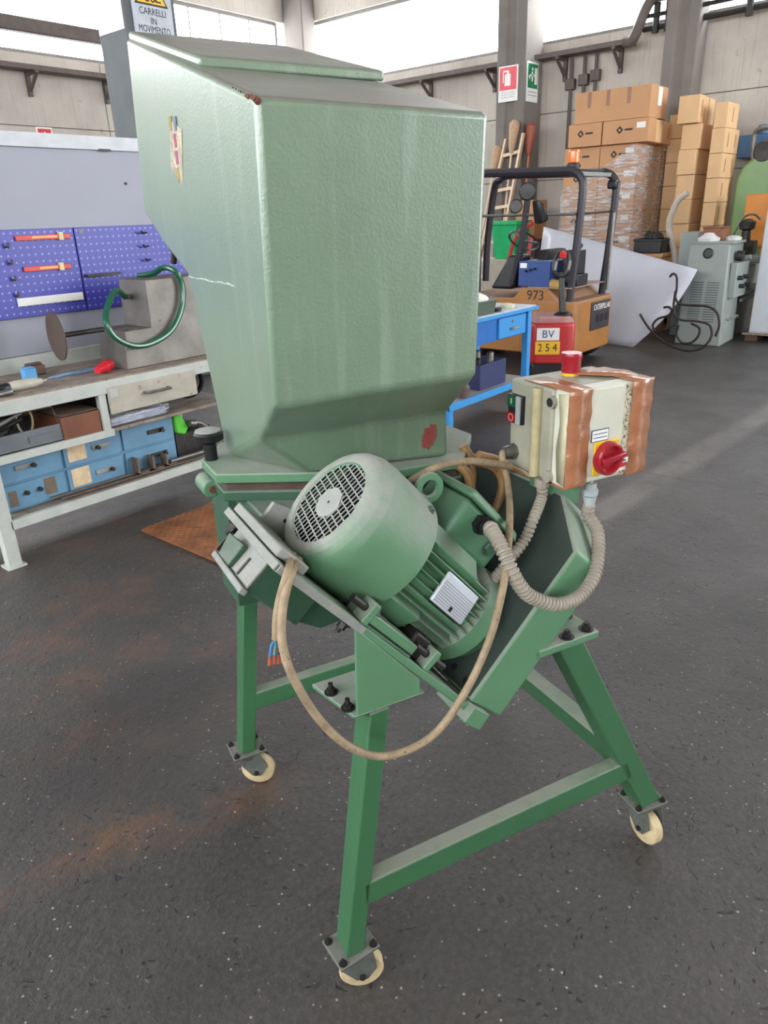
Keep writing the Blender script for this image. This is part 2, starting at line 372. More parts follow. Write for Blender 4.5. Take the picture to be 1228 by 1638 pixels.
for p, q in zip(ys[:-1], ys[1:]): window('y', H['x0'] - .2, p + .3, q, 1, 3.2, 5.8)  # unseen windows, made taller to brighten the hopper's left face
window('x', H['y0'] - .2, 5.75, 12.25, 1, 1.05, H['head'])
struct(B().box(5.7, H['x1'] + .22, H['y0'] - .2, H['y0'], 0, 1.05).box(5.7, H['x1'] + .22, H['y0'] - .2, H['y0'], H['head'], H['ceil']).box(12.25, H['x1'] + .22, H['y0'] - .2, H['y0'], 1.05, H['head']).build('wall_gate', CONC))
def column(name, label, x0, x1, y0, y1, top, groove, m=None):
    m = m or CONCD
    t = thing(name, label, 'column', ((x0 + x1) / 2, (y0 + y1) / 2, 0))
    b = B(); g = .035
    pl = [(x0, y0), (x1, y0), (x1, y1), (x0, y1)]
    if groove == 'x':   # recessed channel in the face towards the middle of the hall
        ym, w = (y0 + y1) / 2, (y1 - y0) * .17
        pl = [(x0, y0), (x1, y0), (x1, y1), (x0, y1), (x0, ym + w), (x0 + g, ym + w * .8), (x0 + g, ym - w * .8), (x0, ym - w)]
    b.prism([(p[0], p[1], 0) for p in pl], [(p[0], p[1], top) for p in pl]).build('shaft', m, t, bevel=.02)
    B().box(x0 - .04, x1 + .04, y0 - .04, y1 + .04, 0, .12).build('plinth', m, t, bevel=.01)
    return t
column('concrete_column', 'tall concrete column carrying a fire extinguisher sign, behind the forklift', 12.0, 12.58, 6.88, 7.42, H['ceil'] - .02, 'x')
column('concrete_column', 'concrete wall column behind the tall stacks of cartons', 12.2, 12.58, 4.22, 4.70, H['ceil'] - .02, 'x')
column('concrete_column', 'grey concrete column at upper left carrying the forklift warning sign', 4.55, 5.12, 6.8, 7.28, H['ceil'] - .02, '', mat('dark_grey_column', (92, 97, 99), .7, var=.15, scale=2, streak=.3, streakcol=(120, 122, 120)))
column('concrete_column', 'slim concrete column in the far corner between the two window walls', 12.22, 12.58, 12.15, 12.69, H['ceil'] - .02, '')
# cross tube in the left window opening
t = thing('window_rail', 'dark horizontal steel tube crossing the upper left window', 'rail', (6.3, 12.4, 4.3))
B().box(-6.9, 7.95, 12.36, 12.52, 4.36, 4.56).build('tube', TRAYM, t, bevel=.02)
for x in (-3, 1.2, 5.0, 7.9): B().box(x - .05, x + .05, 12.5, 12.78, 4.4, 4.52).build('bracket', TRAYM, t)

# cable trays on brackets along both walls
def tray(label, along, a0, a1, fixed, z, brk):
    t = thing('cable_tray', label, 'cable tray', ((a0 + a1) / 2, fixed, z) if along == 'x' else (fixed, (a0 + a1) / 2, z))
    b = B()
    if along == 'y':
        b.box(fixed - .36, fixed - .1, a0, a1, z - .035, z - .02); b.box(fixed - .365, fixed - .35, a0, a1, z - .035, z + .035); b.box(fixed - .11, fixed - .1, a0, a1, z - .035, z + .035)
    else:
        b.box(a0, a1, fixed - .36, fixed - .1, z - .035, z - .02); b.box(a0, a1, fixed - .365, fixed - .35, z - .035, z + .035); b.box(a0, a1, fixed - .11, fixed - .1, z - .035, z + .035)
    b.build('trough', TRAYM, t)
    for a in brk:
        k = B()
        if along == 'y':
            k.box(fixed - .06, fixed, a - .03, a + .03, z - .36, z - .02); k.box(fixed - .36, fixed, a - .025, a + .025, z - .07, z - .036)
            k.hexa([(fixed - .34, a - .015, z - .1), (fixed - .34, a + .015, z - .1), (fixed - .3, a + .015, z - .07), (fixed - .3, a - .015, z - .07)], [(fixed - .06, a - .015, z - .3), (fixed - .06, a + .015, z - .3), (fixed - .03, a + .015, z - .26), (fixed - .03, a - .015, z - .26)])
        else:
            k.box(a - .03, a + .03, fixed - .06, fixed, z - .36, z - .02); k.box(a - .025, a + .025, fixed - .36, fixed, z - .07, z - .036)
            k.hexa([(a - .015, fixed - .34, z - .1), (a + .015, fixed - .34, z - .1), (a + .015, fixed - .3, z - .07), (a - .015, fixed - .3, z - .07)], [(a - .015, fixed - .06, z - .3), (a + .015, fixed - .06, z - .3), (a + .015, fixed - .03, z - .26), (a - .015, fixed - .03, z - .26)])
        k.build('bracket', TRAYM, t)
    return t
tray('brown steel cable tray on brackets along right wall, left of extinguisher column', 'y', 7.45, 12.0, H['x1'], 3.92, (7.8, 9.2, 10.6))
tray('brown steel cable tray on brackets above the cartons, right of extinguisher column', 'y', 5.25, 6.85, H['x1'], 3.92, (6.45, 5.5))
tray('brown steel cable tray on brackets along the left wall at far left', 'x', -5.5, 8.1, H['y1'], 3.9, (6.55, 7.9, 4.2, 2.0, -1, -4))
# upper tray and the bent duct that climbs to it
t = tray('long upper cable tray across the top right corner', 'y', -3.0, 4.95, H['x1'] - .05, 4.42, (4.5, 3.1, 1.7, .2))
B().tube([(12.3, 5.35, 3.92), (12.28, 5.2, 3.95), (12.26, 4.98, 4.38), (12.25, 4.7, 4.43)], .075, 10).build('bent_duct', TRAYM, t)
for i in range(7): B().cyl((12.16, 3.9 - i * .45, 4.42), (12.16, 3.9 - i * .45, 4.60), .03, 10).build('clamp', STEEL, t)
t = thing('pipe_run', 'dark pipes and valves below the upper cable tray at top right', 'pipe', (12.35, 3.5, 4.05))
B().tube([(12.38, 5.1, 4.06), (12.38, 1.0, 4.12), (12.38, -2.5, 4.15)], .045, 10, smooth=False).build('pipe', DARKST, t)
B().tube([(12.3, 5.05, 4.2), (12.3, 1.0, 4.26), (12.3, -2.5, 4.3)], .03, 8, smooth=False).build('pipe', DARKST, t)
for y in (4.9, 4.72, 3.6, 2.4, 1.4): B().cyl((12.34, y, 3.98), (12.34, y, 4.36), .05, 10).build('valve', DARKST, t)
# conduits dropping to junction boxes
for i, (y, lab) in enumerate(((6.33, 'left'), (6.1, 'middle'), (5.9, 'right'))):
    t = thing('electrical_conduit', 'thin vertical conduit with junction box on right wall, %s of three' % lab, 'conduit', (12.55, y, 2.4), group='conduits on the right wall')
    B().cyl((12.55, y, 1.2), (12.55, y, 3.88), .028, 8).build('pipe', TRAYM, t)
    B().box(12.5, 12.595, y - .08, y + .08, 3.42 + .04 * i, 3.58 + .04 * i).build('junction_box', TRAYM, t, bevel=.008)

# ------------------------------------------------------------------ the granulator
MO = (0.764, 0.797, 0.0); MR = R(-22.7)
gr = thing('granulator', 'green plastics granulator with tall hopper, motor and four-legged wheeled stand', 'machine', MO, MR, local=True)
TH = R(48.5); EA = Vector((math.cos(TH), 0, -math.sin(TH))); EC = Vector((math.sin(TH), 0, math.cos(TH))); EV = Vector((0, 1, 0)); Q0 = Vector((.094, 0, .893))
def T(a, v, c): return Q0 + EA * a + EV * v + EC * c
def tbox(b, a0, a1, v0, v1, c0, c1):
    return b.hexa([T(a0, v0, c0), T(a1, v0, c0), T(a1, v1, c0), T(a0, v1, c0)], [T(a0, v0, c1), T(a1, v0, c1), T(a1, v1, c1), T(a0, v1, c1)])
def bolt(parent, p, d, r=.009, h=.008, stud=.012, name='bolt', m=None):
    p = Vector(p); d = Vector(d).normalized()
    b = B(); b.cyl(p, p + d * .002, r * 1.5, 14); b.cyl(p + d * .002, p + d * (.002 + h), r, 6); b.cyl(p + d * (.002 + h), p + d * (.002 + h + stud), r * .55, 8)
    return b.build(name, m or DARKST, parent)

# hopper
FTL, FTR, FBL, FBR = (.012, .163, 1.774), (.449, .172, 1.763), (.008, .2, 1.283), (.453, .2, 1.290)
BTL, BTR = (.01, 1.075, 2.020), (.425, 1.08, 2.008)
P1, P2, P3, P4 = (.01, 1.173, 1.632), (.01, .971, 1.549), (.01, .751, 1.486), (.012, .60, 1.094)
Q1, Q2, Q3, Q4 = (.445, 1.173, 1.632), (.45, .971, 1.549), (.445, .751, 1.486), (.43, .60, 1.094)
NC, ND, NE, NF, NG = (.008, .31, 1.197), (.432, .28, 1.196), (.012, .565, 1.094), (.12, .345, 1.094), (.432, .28, 1.094)
V = [FTL, FTR, FBL, FBR, BTL, BTR, P1, P2, P3, P4, Q1, Q2, Q3, Q4, NC, ND, NE, NF, NG]
ix = {id(p): i for i, p in enumerate(V)}
def F_(*ps): return tuple(ix[id(p)] for p in ps)
hb = B().add(V, [F_(FTL, FBL, NC, NE, P4, P3, P2, P1, BTL), F_(FTL, FTR, FBR, FBL), F_(FBL, FBR, ND, NC), F_(NC, ND, NG, NF), F_(NC, NF, NE),
                 F_(FTR, BTR, Q1, Q2, Q3, Q4, NG, ND, FBR), F_(BTL, BTR, Q1, P1), F_(P1, Q1, Q2, P2), F_(P2, Q2, Q3, P3), F_(P3, Q3, Q4, P4), F_(FTL, FTR, BTR, BTL), F_(NE, NF, NG, Q4, P4)])
hop = hb.build('hopper', HOPPER, gr, bevel=.011, seg=3)
def roofz(v): return 1.774 + (v - .163) * .2697
lo = [(.035, .54, roofz(.54) - .004), (.445, .56, roofz(.56) - .013), (.422, 1.07, roofz(1.07) - .014), (.016, 1.07, roofz(1.07) - .006)]
B().prism(lo, [(x, y, z + .021) for x, y, z in lo]).build('lid_plate', HOPPER, hop, bevel=.006)
STICK = mat('faded_sticker', (168, 160, 140), .6, var=.5, scale=45, wear=.16, wearcol=(138, 84, 78))
sv = [(0.0120, 0.7225, 1.8038), (0.0120, 0.6294, 1.7765), (0.0120, 0.6794, 1.6737), (0.0120, 0.7689, 1.7149)]
B().hexa([(.0125, p[1], p[2]) for p in sv], [(.0085, p[1], p[2]) for p in sv]).build('warning_sticker', STICK, hop)
sc0 = [sum(p[k] for p in sv) / 4 for k in range(3)]
for dz_, dv_, col_ in ((.055, .02, (150, 130, 70)), (.02, -.005, (150, 80, 84)), (-.012, .0, (140, 74, 100)), (-.045, .008, (120, 92, 70)), (.05, -.022, (96, 112, 128))): B().box(.0078, .009, sc0[1] + dv_ - .011, sc0[1] + dv_ + .011, sc0[2] + dz_ - .013, sc0[2] + dz_ + .013).build('sticker_print', mat('sticker_ink_%d' % col_[2], col_, .7, var=.4, scale=90), hop)
RUSTP = mat('bare_rust', (98, 58, 48), .8, var=.3, scale=60)
b = B()
for k in range(26):
    ang = k * 2.4; rr = .023 * math.sqrt((k + .5) / 26); cx, cz = .385 + rr * .62 * math.cos(ang) + .3 * rr * math.sin(ang), 1.147 + rr * math.sin(ang) * 1.1
    s = .0035 + .003 * random.random(); vv = .2815 + (.432 - cx) * .13 - .0055
    pts = [(cx + s * math.cos(q), vv, cz + s * math.sin(q) * 1.3) for q in (0, 1.1, 2.2, 3.3, 4.4, 5.4)]
    b.prism(pts, [(x, y + .012, z) for x, y, z in pts])
tag(b.build('rust_patch', mat('red_primer', (132, 62, 58), .7, var=.2, scale=80), hop), 'chipped patch of red primer')
b = B()
for k in range(16):
    f = k / 15; cv = .166 + .11 * f * f; s_ = .0045 * (1.25 - f) * (.6 + .8 * random.random())
    b.lathe((.0125 + .004 * random.random(), cv, roofz(cv) - .004 - .008 * random.random() * (1 - f)), (-1, -.3, .5), [(-.004, s_), (.002, s_ * .8), (.003, 0)], 6)
tag(b.build('corner_chip', RUSTP, hop), 'rusty chipped corner')
SCR = mat('white_scratch', (176, 186, 176), .8)
b = B()
sp = [(0.0085, 0.7332, 1.4845), (0.0085, 0.6408, 1.4839), (0.0085, 0.5506, 1.4850), (0.0085, 0.4685, 1.4859), (0.0085, 0.3652, 1.4851)]
for p, q in zip(sp[:-1], sp[1:]):
    for k in range(4):
        f0, f1 = k / 4, (k + .55 + .4 * random.random()) / 4; y0_, y1_ = p[1] + (q[1] - p[1]) * f0, p[1] + (q[1] - p[1]) * f1; z0_ = p[2] + (q[2] - p[2]) * f0 + .003 * (random.random() - .5); h_ = .001 + .0022 * random.random()
        b.hexa([(.0072, y0_, z0_), (.0072, y1_, z0_ - .001), (.0115, y1_, z0_ - .001), (.0115, y0_, z0_)], [(.0072, y0_, z0_ + h_), (.0072, y1_, z0_ + h_ * .6), (.0115, y1_, z0_ + h_ * .6), (.0115, y0_, z0_ + h_)])
tag(b.build('scratch', SCR, hop), 'long white scratch')
# chute latch hanging at the back edge
b = B(); q = (0.0000, 0.9144, 1.5500); b.cyl((.03, q[1], q[2] + .02), (.02, q[1] + .02, q[2] - .045), .008, 12); b.cyl((.025, q[1] + .01, q[2] - .012), (.024, q[1] + .011, q[2] - .017), .013, 12)
b.build('latch_pin', DARKST, hop)

# flanges
fp = [(-.055, .575), (-.055, .45), (.10, .36), (.29, .262), (.45, .245), (.575, .40), (.572, .49), (.5, .66), (.02, .68)]
fl1 = B().prism([(x, y, 1.072) for x, y in fp], [(x, y, 1.094) for x, y in fp]).build('hopper_flange', GREEN, gr, bevel=.003)
B().prism([(.02 + x * .93, .02 + y * .965, 1.052) for x, y in fp], [(.02 + x * .93, .02 + y * .965, 1.068) for x, y in fp]).build('flange_gasket', mat('rusty_gasket', (74, 58, 50), .8, var=.3, scale=30), gr)
B().prism([(x * .97 + .01, y * .97 + .012, 1.028) for x, y in fp], [(x * .97 + .01, y * .97 + .012, 1.052) for x, y in fp]).build('chamber_flange', GREEND, gr, bevel=.003)
# clamp knob at the flange corner
k = B(); kp = Vector((-.034, .56, 1.094)); k.cyl(kp, kp + Vector((0, 0, .04)), .015, 16)
kn = k.build('clamp_knob', BLACK, gr)
B().lathe(kp + Vector((0, 0, .04)), (0, 0, 1), [(0, .02), (.008, .033), (.022, .034), (.028, .03)], 24).build('grip', BLACK, kn)
B().lathe(kp + Vector((0, 0, .066)), (0, 0, 1), [(0, .031), (.004, .029), (.007, .012), (.0075, 0)], 24).build('cap', DUSTY, kn)
h = B(); h.cyl((-.05, .525, 1.035), (-.05, .60, 1.035), .021, 18); h.hexa([(-.05, .53, 1.02), (.03, .53, 1.02), (.03, .59, 1.02), (-.05, .59, 1.02)], [(-.06, .53, 1.052), (.03, .53, 1.05), (.03, .59, 1.05), (-.06, .59, 1.052)])
hg = h.build('hinge_block', GREEN, gr, bevel=.004); B().cyl((-.05, .515, 1.035), (-.05, .61, 1.035), .008, 12).build('hinge_pin', RUSTP, hg)
# cutting chamber
cp = [(-.0, 1.03), (-.004, 1.0), (.272, .692), (.42, .85), (.455, 1.03)]
B().prism([(x, .27, z) for x, z in cp], [(x, .62, z) for x, z in cp]).build('cutting_chamber', GREEND, gr, bevel=.004)
# tilted base plates
bp_ = B(); tbox(bp_, -.267, .315, -.03, .255, -.016, 0); base = bp_.build('base_plate', GREEN, gr, bevel=.0025)
b = B(); tbox(b, -.268, -.262, -.03, .25, -.015, -.001); tbox(b, -.262, -.045, -.034, -.03, -.015, -.001); b.build('dusty_edge', DUSTY, base)
b = B(); tbox(b, -.264, -.196, .0, .238, .002, .02); up2 = b.build('clamp_plate', DUSTY, gr, bevel=.003)
bolt(up2, T(-.25, .215, -.018), -EC, .011, .012, .01); bolt(up2, T(-.075, -.012, -.018), -EC, .009, .01, .008)
b = B(); b.prism([T(-.22, .2, .0), T(-.15, .2, .0), T(-.152, .2, .045), T(-.185, .2, .075), T(-.225, .2, .062)], [T(-.22, .212, .0), T(-.15, .212, .0), T(-.152, .212, .045), T(-.185, .212, .075), T(-.225, .212, .062)])
sl = b.build('slotted_bracket', DUSTY, gr, bevel=.002); b = B(); tbox(b, -.185, -.158, .197, .2, .044, .051); b.build('slot', BLACK, sl)
# slide drawer below the plates
b = B(); tbox(b, -.245, -.12, .03, .185, -.078, -.017); dr = b.build('screen_box', GREEND, gr, bevel=.003)
b = B(); tbox(b, -.252, -.246, .026, .188, -.074, -.017); tbox(b, -.260, -.245, .022, .192, -.086, -.074); b.build('end_cover', DUSTY, dr, bevel=.002)
b = B(); b.prism([T(-.253, .148, -.028), T(-.253, .148, -.07), T(-.272, .148, -.07), T(-.282, .148, -.028)], [T(-.253, .108, -.026), T(-.253, .108, -.072), T(-.262, .108, -.072), T(-.264, .108, -.026)])
pk = b.build('pull_pocket', GREEND, dr, bevel=.002)
b = B(); tbox(b, -.279, -.2535, .1482, .1505, -.066, -.032); b.build('slot', BLACK, pk)
b = B(); tbox(b, -.2545, -.2525, .075, .081, -.07, -.035); b.build('groove', BLACK, dr)
# deeper bin wall seen below
b = B(); b.prism([T(-.12, .05, -.017), T(-.03, .05, -.017), T(-.06, .05, -.06), T(-.12, .05, -.078)], [T(-.12, .3, -.017), T(-.03, .3, -.017), T(-.06, .3, -.06), T(-.12, .3, -.078)])
b.build('discharge_chute', GREEND, gr, bevel=.003)

# motor
MV, MC = .11, .128
mot = B().lathe(T(-.06, MV, MC), EA, [(0, .092), (.245, .092), (.25, .112), (.29, .114), (.30, .1), (.335, .085)], 48).build('motor', GREEN, gr)
finb = B(); tbox(finb, -.045, .185, -.0018, .0018, .09, .113)
# one fin mesh built at angle zero around the motor axis, then copied round it
fin0 = None
for i in range(26):
    ang = -62 + i * 10.0
    if 38 < ang < 62 or -58 < ang < -32 and False: continue
    if 66 < ang < 120: continue
    d_c = Vector((0, -math.cos(R(ang)), math.sin(R(ang))))
    rad = EV * d_c.y + EC * d_c.z; tan = EV * d_c.z - EC * d_c.y
    def fp_(a, r_, t_): return T(a, MV, MC) + rad * r_ + tan * t_
    if fin0 is None:
        fb = B().hexa([fp_(-.045, .088, -.002), fp_(.185, .088, -.002), fp_(.185, .088, .002), fp_(-.045, .088, .002)], [fp_(-.045, .114, -.0014), fp_(.185, .114, -.0014), fp_(.185, .114, .0014), fp_(-.045, .114, .0014)])
        fin0 = fb.build('cooling_fin', GREEN, mot); a0_ = ang
    else:
        f = fin0.copy(); COL.objects.link(f); f.parent = mot
        c0 = T(0, MV, MC); rot = Matrix.Rotation(R(-(ang - a0_)) , 4, EA)
        f.matrix_parent_inverse = Matrix.Identity(4); f.matrix_basis = Matrix.Translation(c0) @ rot @ Matrix.Translation(-c0)
def mpad(name, ang, a0, a1, half, r0, r1, m):
    d = Vector((0, -math.cos(R(ang)), math.sin(R(ang)))); rad = EV * d.y + EC * d.z; tan = EV * d.z - EC * d.y
    def g(a, r_, t_): return T(a, MV, MC) + rad * r_ + tan * t_
    return B().hexa([g(a0, r0, -half), g(a1, r0, -half), g(a1, r0, half), g(a0, r0, half)], [g(a0, r1, -half), g(a1, r1, -half), g(a1, r1, half), g(a0, r1, half)]).build(name, m, mot, bevel=.003), g, rad, tan
mpad('side_pad', 50, -.04, .135, .026, .085, .116, GREEN)
mpad('side_pad', -42, -.05, .075, .026, .085, .118, GREEN)
PLATE = mat('aluminium_nameplate', (196, 202, 210), .45, .15, var=.05)
npl, g, rad, tan = mpad('nameplate', 8, .05, .152, .033, .108, .1165, PLATE)
b = B()
for i in range(9): b.hexa([g(.054, .1164, .014 - i * .0052), g(.148, .1164, .014 - i * .0052), g(.148, .1164, .0147 - i * .0052), g(.054, .1164, .0147 - i * .0052)], [g(.054, .1169, .014 - i * .0052), g(.148, .1169, .014 - i * .0052), g(.148, .1169, .0147 - i * .0052), g(.054, .1169, .0147 - i * .0052)])
b.build('ruled_line', mat('plate_ink', (60, 66, 78), .6), mot)
B().hexa([g(.1, .1164, -.028), g(.108, .1164, -.028), g(.108, .1164, -.018), g(.1, .1164, -.018)], [g(.1, .1169, -.028), g(.108, .1169, -.028), g(.108, .1169, -.018), g(.1, .1169, -.018)]).build('maker_mark', BLACKP, mot)
# fan cover with its grille
fc = B().lathe(T(-.19, MV, MC), EA, [(.004, .086), (0.0, .089), (.0005, .104), (.005, .113), (.016, .122), (.034, .129), (.06, .1305), (.165, .1305), (.165, .1265), (.03, .122), (.008, .09)], 64, closed=True).build('fan_cover', GREENF, gr)
b = B(); Rg = .089
def bar(p0, p1, w):
    p0, p1 = Vector(p0), Vector(p1); d = (p1 - p0).normalized(); s = d.cross(EA).normalized() * w / 2; t_ = EA * .0008
    b.hexa([p0 - s, p1 - s, p1 + s, p0 + s], [p0 - s + t_, p1 - s + t_, p1 + s + t_, p0 + s + t_])
rotg = R(12)
g1 = EV * math.cos(rotg) + EC * math.sin(rotg); g2 = -EV * math.sin(rotg) + EC * math.cos(rotg); gc = T(-.187, MV, MC)
n1, n2 = 15, 12
for i in range(n1):
    x = (i - (n1 - 1) / 2) * .0118; h_ = math.sqrt(max(0, Rg * Rg - x * x)); bar(gc + g1 * x - g2 * h_, gc + g1 * x + g2 * h_, .0022)
for i in range(n2):
    y = (i - (n2 - 1) / 2) * .0148; h_ = math.sqrt(max(0, Rg * Rg - y * y)); bar(gc + g2 * y - g1 * h_, gc + g2 * y + g1 * h_, .0026)
b.prism([gc + g1 * x - EA * .0006 + g2 * y for x, y in ((-.034, -.012), (-.034, .012), (-.014, .03), (.014, .03), (.034, .012), (.034, -.012), (.014, -.03), (-.014, -.03))], [gc + EA * .004 + g1 * x + g2 * y for x, y in ((-.034, -.012), (-.034, .012), (-.014, .03), (.014, .03), (.034, .012), (.034, -.012), (.014, -.03), (-.014, -.03))])
b.build('grille', mat('dusty_grille', (150, 152, 148), .7, var=.12, scale=20), fc)
B().cyl(gc - EA * .0012, gc + EA * .0005, .003, 10).build('centre_hole', BLACK, fc)
B().cyl(gc + EA * .045, gc + EA * .05, .12, 32).build('fan', mat('fan_shade_black', (6, 6, 6), .9, var=0), fc)  # near-black disc paints the shade seen through the grille openings
for ang in (60, -75): 
    d = EV * -math.cos(R(ang)) + EC * math.sin(R(ang)); bolt(fc, T(-.045, MV, MC) + d * .1305, d, .006, .004, 0, 'screw', GREEND)
# motor feet, adjusting screws
for v0_, v1_ in ((-.028, .05), (.17, .245)): b = B(); tbox(b, -.05, .085, v0_, v1_, .0, .028); b.build('motor_foot', GREEN, mot, bevel=.003)
b = B(); tbox(b, -.045, .08, -.031, -.028, .006, .009); b.build('foot_slot', BLACK, mot)
for a in (-.048, .14):
    b = B(); tbox(b, a - .012, a + .004, -.03, .012, .0, .045); lug = b.build('tension_lug', GREEN, gr, bevel=.003)
    b = B(); b.cyl(T(a + .004, -.012, .026), T(a + .012, -.012, .026), .016, 6); b.cyl(T(a + .012, -.012, .026), T(a + .016, -.012, .026), .012, 14); b.cyl(T(a - .05, -.012, .026), T(a + .043, -.012, .026), .0075, 12); b.build('tension_bolt', DARKST, lug)
b = B(); tbox(b, .085, .135, .0, .06, 0, .05); b.build('end_lug', DARKST, mot, bevel=.006)
TERM = mat('shaded_terminal_green', (70, 110, 82), .45, var=.08, scale=8, dust=.25, dustcol=(130, 136, 128))  # green darkened to carry the shadow of hopper and control box
# lifting eye and terminal box
eye = B().lathe(T(-.042, .10, .276) , EV, [(-.006, .030), (.004, .0315), (.006, .028), (.006, .018), (.0, .0155), (-.006, .018)], 32, closed=True); eye.cyl(T(-.042, .10, .21), T(-.042, .10, .25), .01, 12)
eye.build('lifting_eye', GREEN, mot)
b = B(); b.hexa([T(.02, .05, .225), T(.165, .05, .225), T(.165, .2, .225), T(.02, .2, .225)], [T(.015, .052, .312), T(.165, .052, .312), T(.165, .2, .312), T(.015, .2, .312)])
tbx = b.build('terminal_box', TERM, mot, bevel=.012, seg=3)
mot_t = tbx
# (sub-parts of the terminal box hang from the motor)
b = B(); b.hexa([T(.004, .042, .313), T(.178, .042, .313), T(.178, .212, .313), T(.004, .212, .313)], [T(.012, .05, .332), T(.17, .05, .332), T(.17, .2, .332), T(.012, .2, .332)]); b.build('terminal_cover', TERM, mot, bevel=.006, seg=3)
b = B(); b.cyl(T(.075, .052, .29), T(.075, .036, .29), .021, 6); b.cyl(T(.075, .036, .29), T(.078, .022, .29), .015, 16); b.build('cable_gland', BLACK, mot)
bolt(mot, T(.135, .052, .268), (0, -1, 0), .012, .006, 0, 'blank_plug', GREEND)

# belt guard
GA = R(43); GEA = Vector((math.cos(GA), 0, -math.sin(GA))); GEC = Vector((math.sin(GA), 0, math.cos(GA))); G0 = Vector((.296, 0, .689))
def G(a, v, c): return G0 + GEA * a + EV * v + GEC * c
gp = [(-.03, -.012), (-.03, .365), (.095, .462), (.47, .462), (.60, .365), (.60, -.012)]
gd = B().prism([G(0, v, c) for v, c in gp], [G(.105, v, c) for v, c in gp]).build('belt_guard', GREEN, gr, bevel=.008, seg=3)
gi = [(-.022, -.004), (-.022, .36), (.099, .454), (.466, .454), (.592, .36), (.592, -.004)]
B().prism([G(-.0015, v, c) for v, c in gi], [G(.004, v, c) for v, c in gi]).build('back_panel', GUARD, gd)  # thin darker sheet over the motor-side face of the guard
for v, c in ((.005, .06), (.01, .015), (.06, .02)): bolt(gd, G(-.002, v, c), -GEA, .005, .003, 0, 'screw', DARKST)
b = B(); b.hexa([G(.0, -.05, -.05), G(.05, -.05, -.05), G(.05, .06, -.05), G(.0, .06, -.05)], [G(.0, -.05, -.012), G(.05, -.05, -.012), G(.05, .06, -.012), G(.0, .06, -.012)]); b.build('guard_foot', GREEN, gd, bevel=.002)

# stand: bracket plates, legs, cross bars, castors
br = B().prism([(.036, -.034, .745), (.170, -.034, .747), (.170, -.034, .779), (.042, -.034, .934)], [(.036, -.026, .745), (.170, -.026, .747), (.170, -.026, .779), (.042, -.026, .934)])
brk = br.build('front_bracket', GREEN, gr, bevel=.002)
B().hexa([(.03, -.026, .738), (.18, -.026, .738), (.18, .10, .738), (.0, .10, .738)], [(.03, -.036, .748), (.18, -.036, .748), (.18, .10, .748), (.0, .10, .748)]).build('foot_flange', GREEN, brk, bevel=.002)
bolt(brk, (.022, .055, .748), (0, 0, 1)); bolt(brk, (.03, -.005, .748), (0, 0, 1))
B().hexa([(.0, .61, .67), (.1, .61, .67), (.1, .76, .67), (.0, .76, .67)], [(-.0, .6, .99), (.1, .6, .93), (.1, .76, .93), (.0, .76, .99)]).build('rear_bracket', GREEND, gr, bevel=.003)
def beam(name, lo, hi, m, parent, sx, sy, bevel=.004):
    (x0, y0, z0), (x1, y1, z1) = lo, hi
    return B().hexa([(x0 - sx / 2, y0 - sy / 2, z0), (x0 + sx / 2, y0 - sy / 2, z0), (x0 + sx / 2, y0 + sy / 2, z0), (x0 - sx / 2, y0 + sy / 2, z0)],
                    [(x1 - sx / 2, y1 - sy / 2, z1), (x1 + sx / 2, y1 - sy / 2, z1), (x1 + sx / 2, y1 + sy / 2, z1), (x1 - sx / 2, y1 + sy / 2, z1)]).build(name, m, parent, bevel=bevel)
lf = beam('leg', (.002, 0, .126), (.085, 0, .738), LEG, gr, .042, .06)
ll = beam('leg', (-.004, .73, .126), (.062, .73, .70), LEG, gr, .042, .06)
lr = beam('leg', (.875, 0, .126), (.552, 0, .728), LEG, gr, .068, .06)
lb = beam('leg', (.875, .73, .126), (.56, .73, .728), LEG, gr, .068, .06)
B().hexa([(.03, -.03, .254), (.795, -.03, .254), (.795, .008, .254), (.03, .008, .254)], [(.03, -.03, .316), (.765, -.03, .316), (.765, .008, .316), (.03, .008, .316)]).build('cross_bar', LEG, gr, bevel=.004)
B().hexa([(.025, .70, .268), (.79, .70, .268), (.79, .738, .268), (.025, .738, .268)], [(.03, .70, .326), (.765, .70, .326), (.765, .738, .326), (.03, .738, .326)]).build('cross_bar', LEG, gr, bevel=.004)
B().hexa([(.765, .03, .27), (.81, .03, .27), (.81, .70, .27), (.765, .70, .27)], [(.725, .03, .36), (.775, .03, .36), (.775, .70, .36), (.725, .70, .36)]).build('cross_bar', LEG, gr, bevel=.004)
rp = B().hexa([(.46, -.035, .728), (.622, -.035, .728), (.622, .10, .728), (.46, .10, .728)], [(.46, -.035, .746), (.622, -.035, .746), (.622, .10, .746), (.46, .10, .746)]).build('support_plate', GREEN, gr, bevel=.003)
for x, y in ((.602, -.015), (.545, -.018), (.60, .05)): bolt(rp, (x, y, .746), (0, 0, 1), .011, .009, .006)
B().hexa([(.46, .63, .728), (.622, .63, .728), (.622, .765, .728), (.46, .765, .728)], [(.46, .58, .746), (.622, .58, .746), (.622, .765, .746), (.46, .765, .746)]).build('support_plate', GREEN, gr, bevel=.003)
CPLATE = mat('greasy_castor_plate', (92, 96, 90), .6, .3, var=.25, scale=30, dust=.6, dustcol=(140, 138, 130))
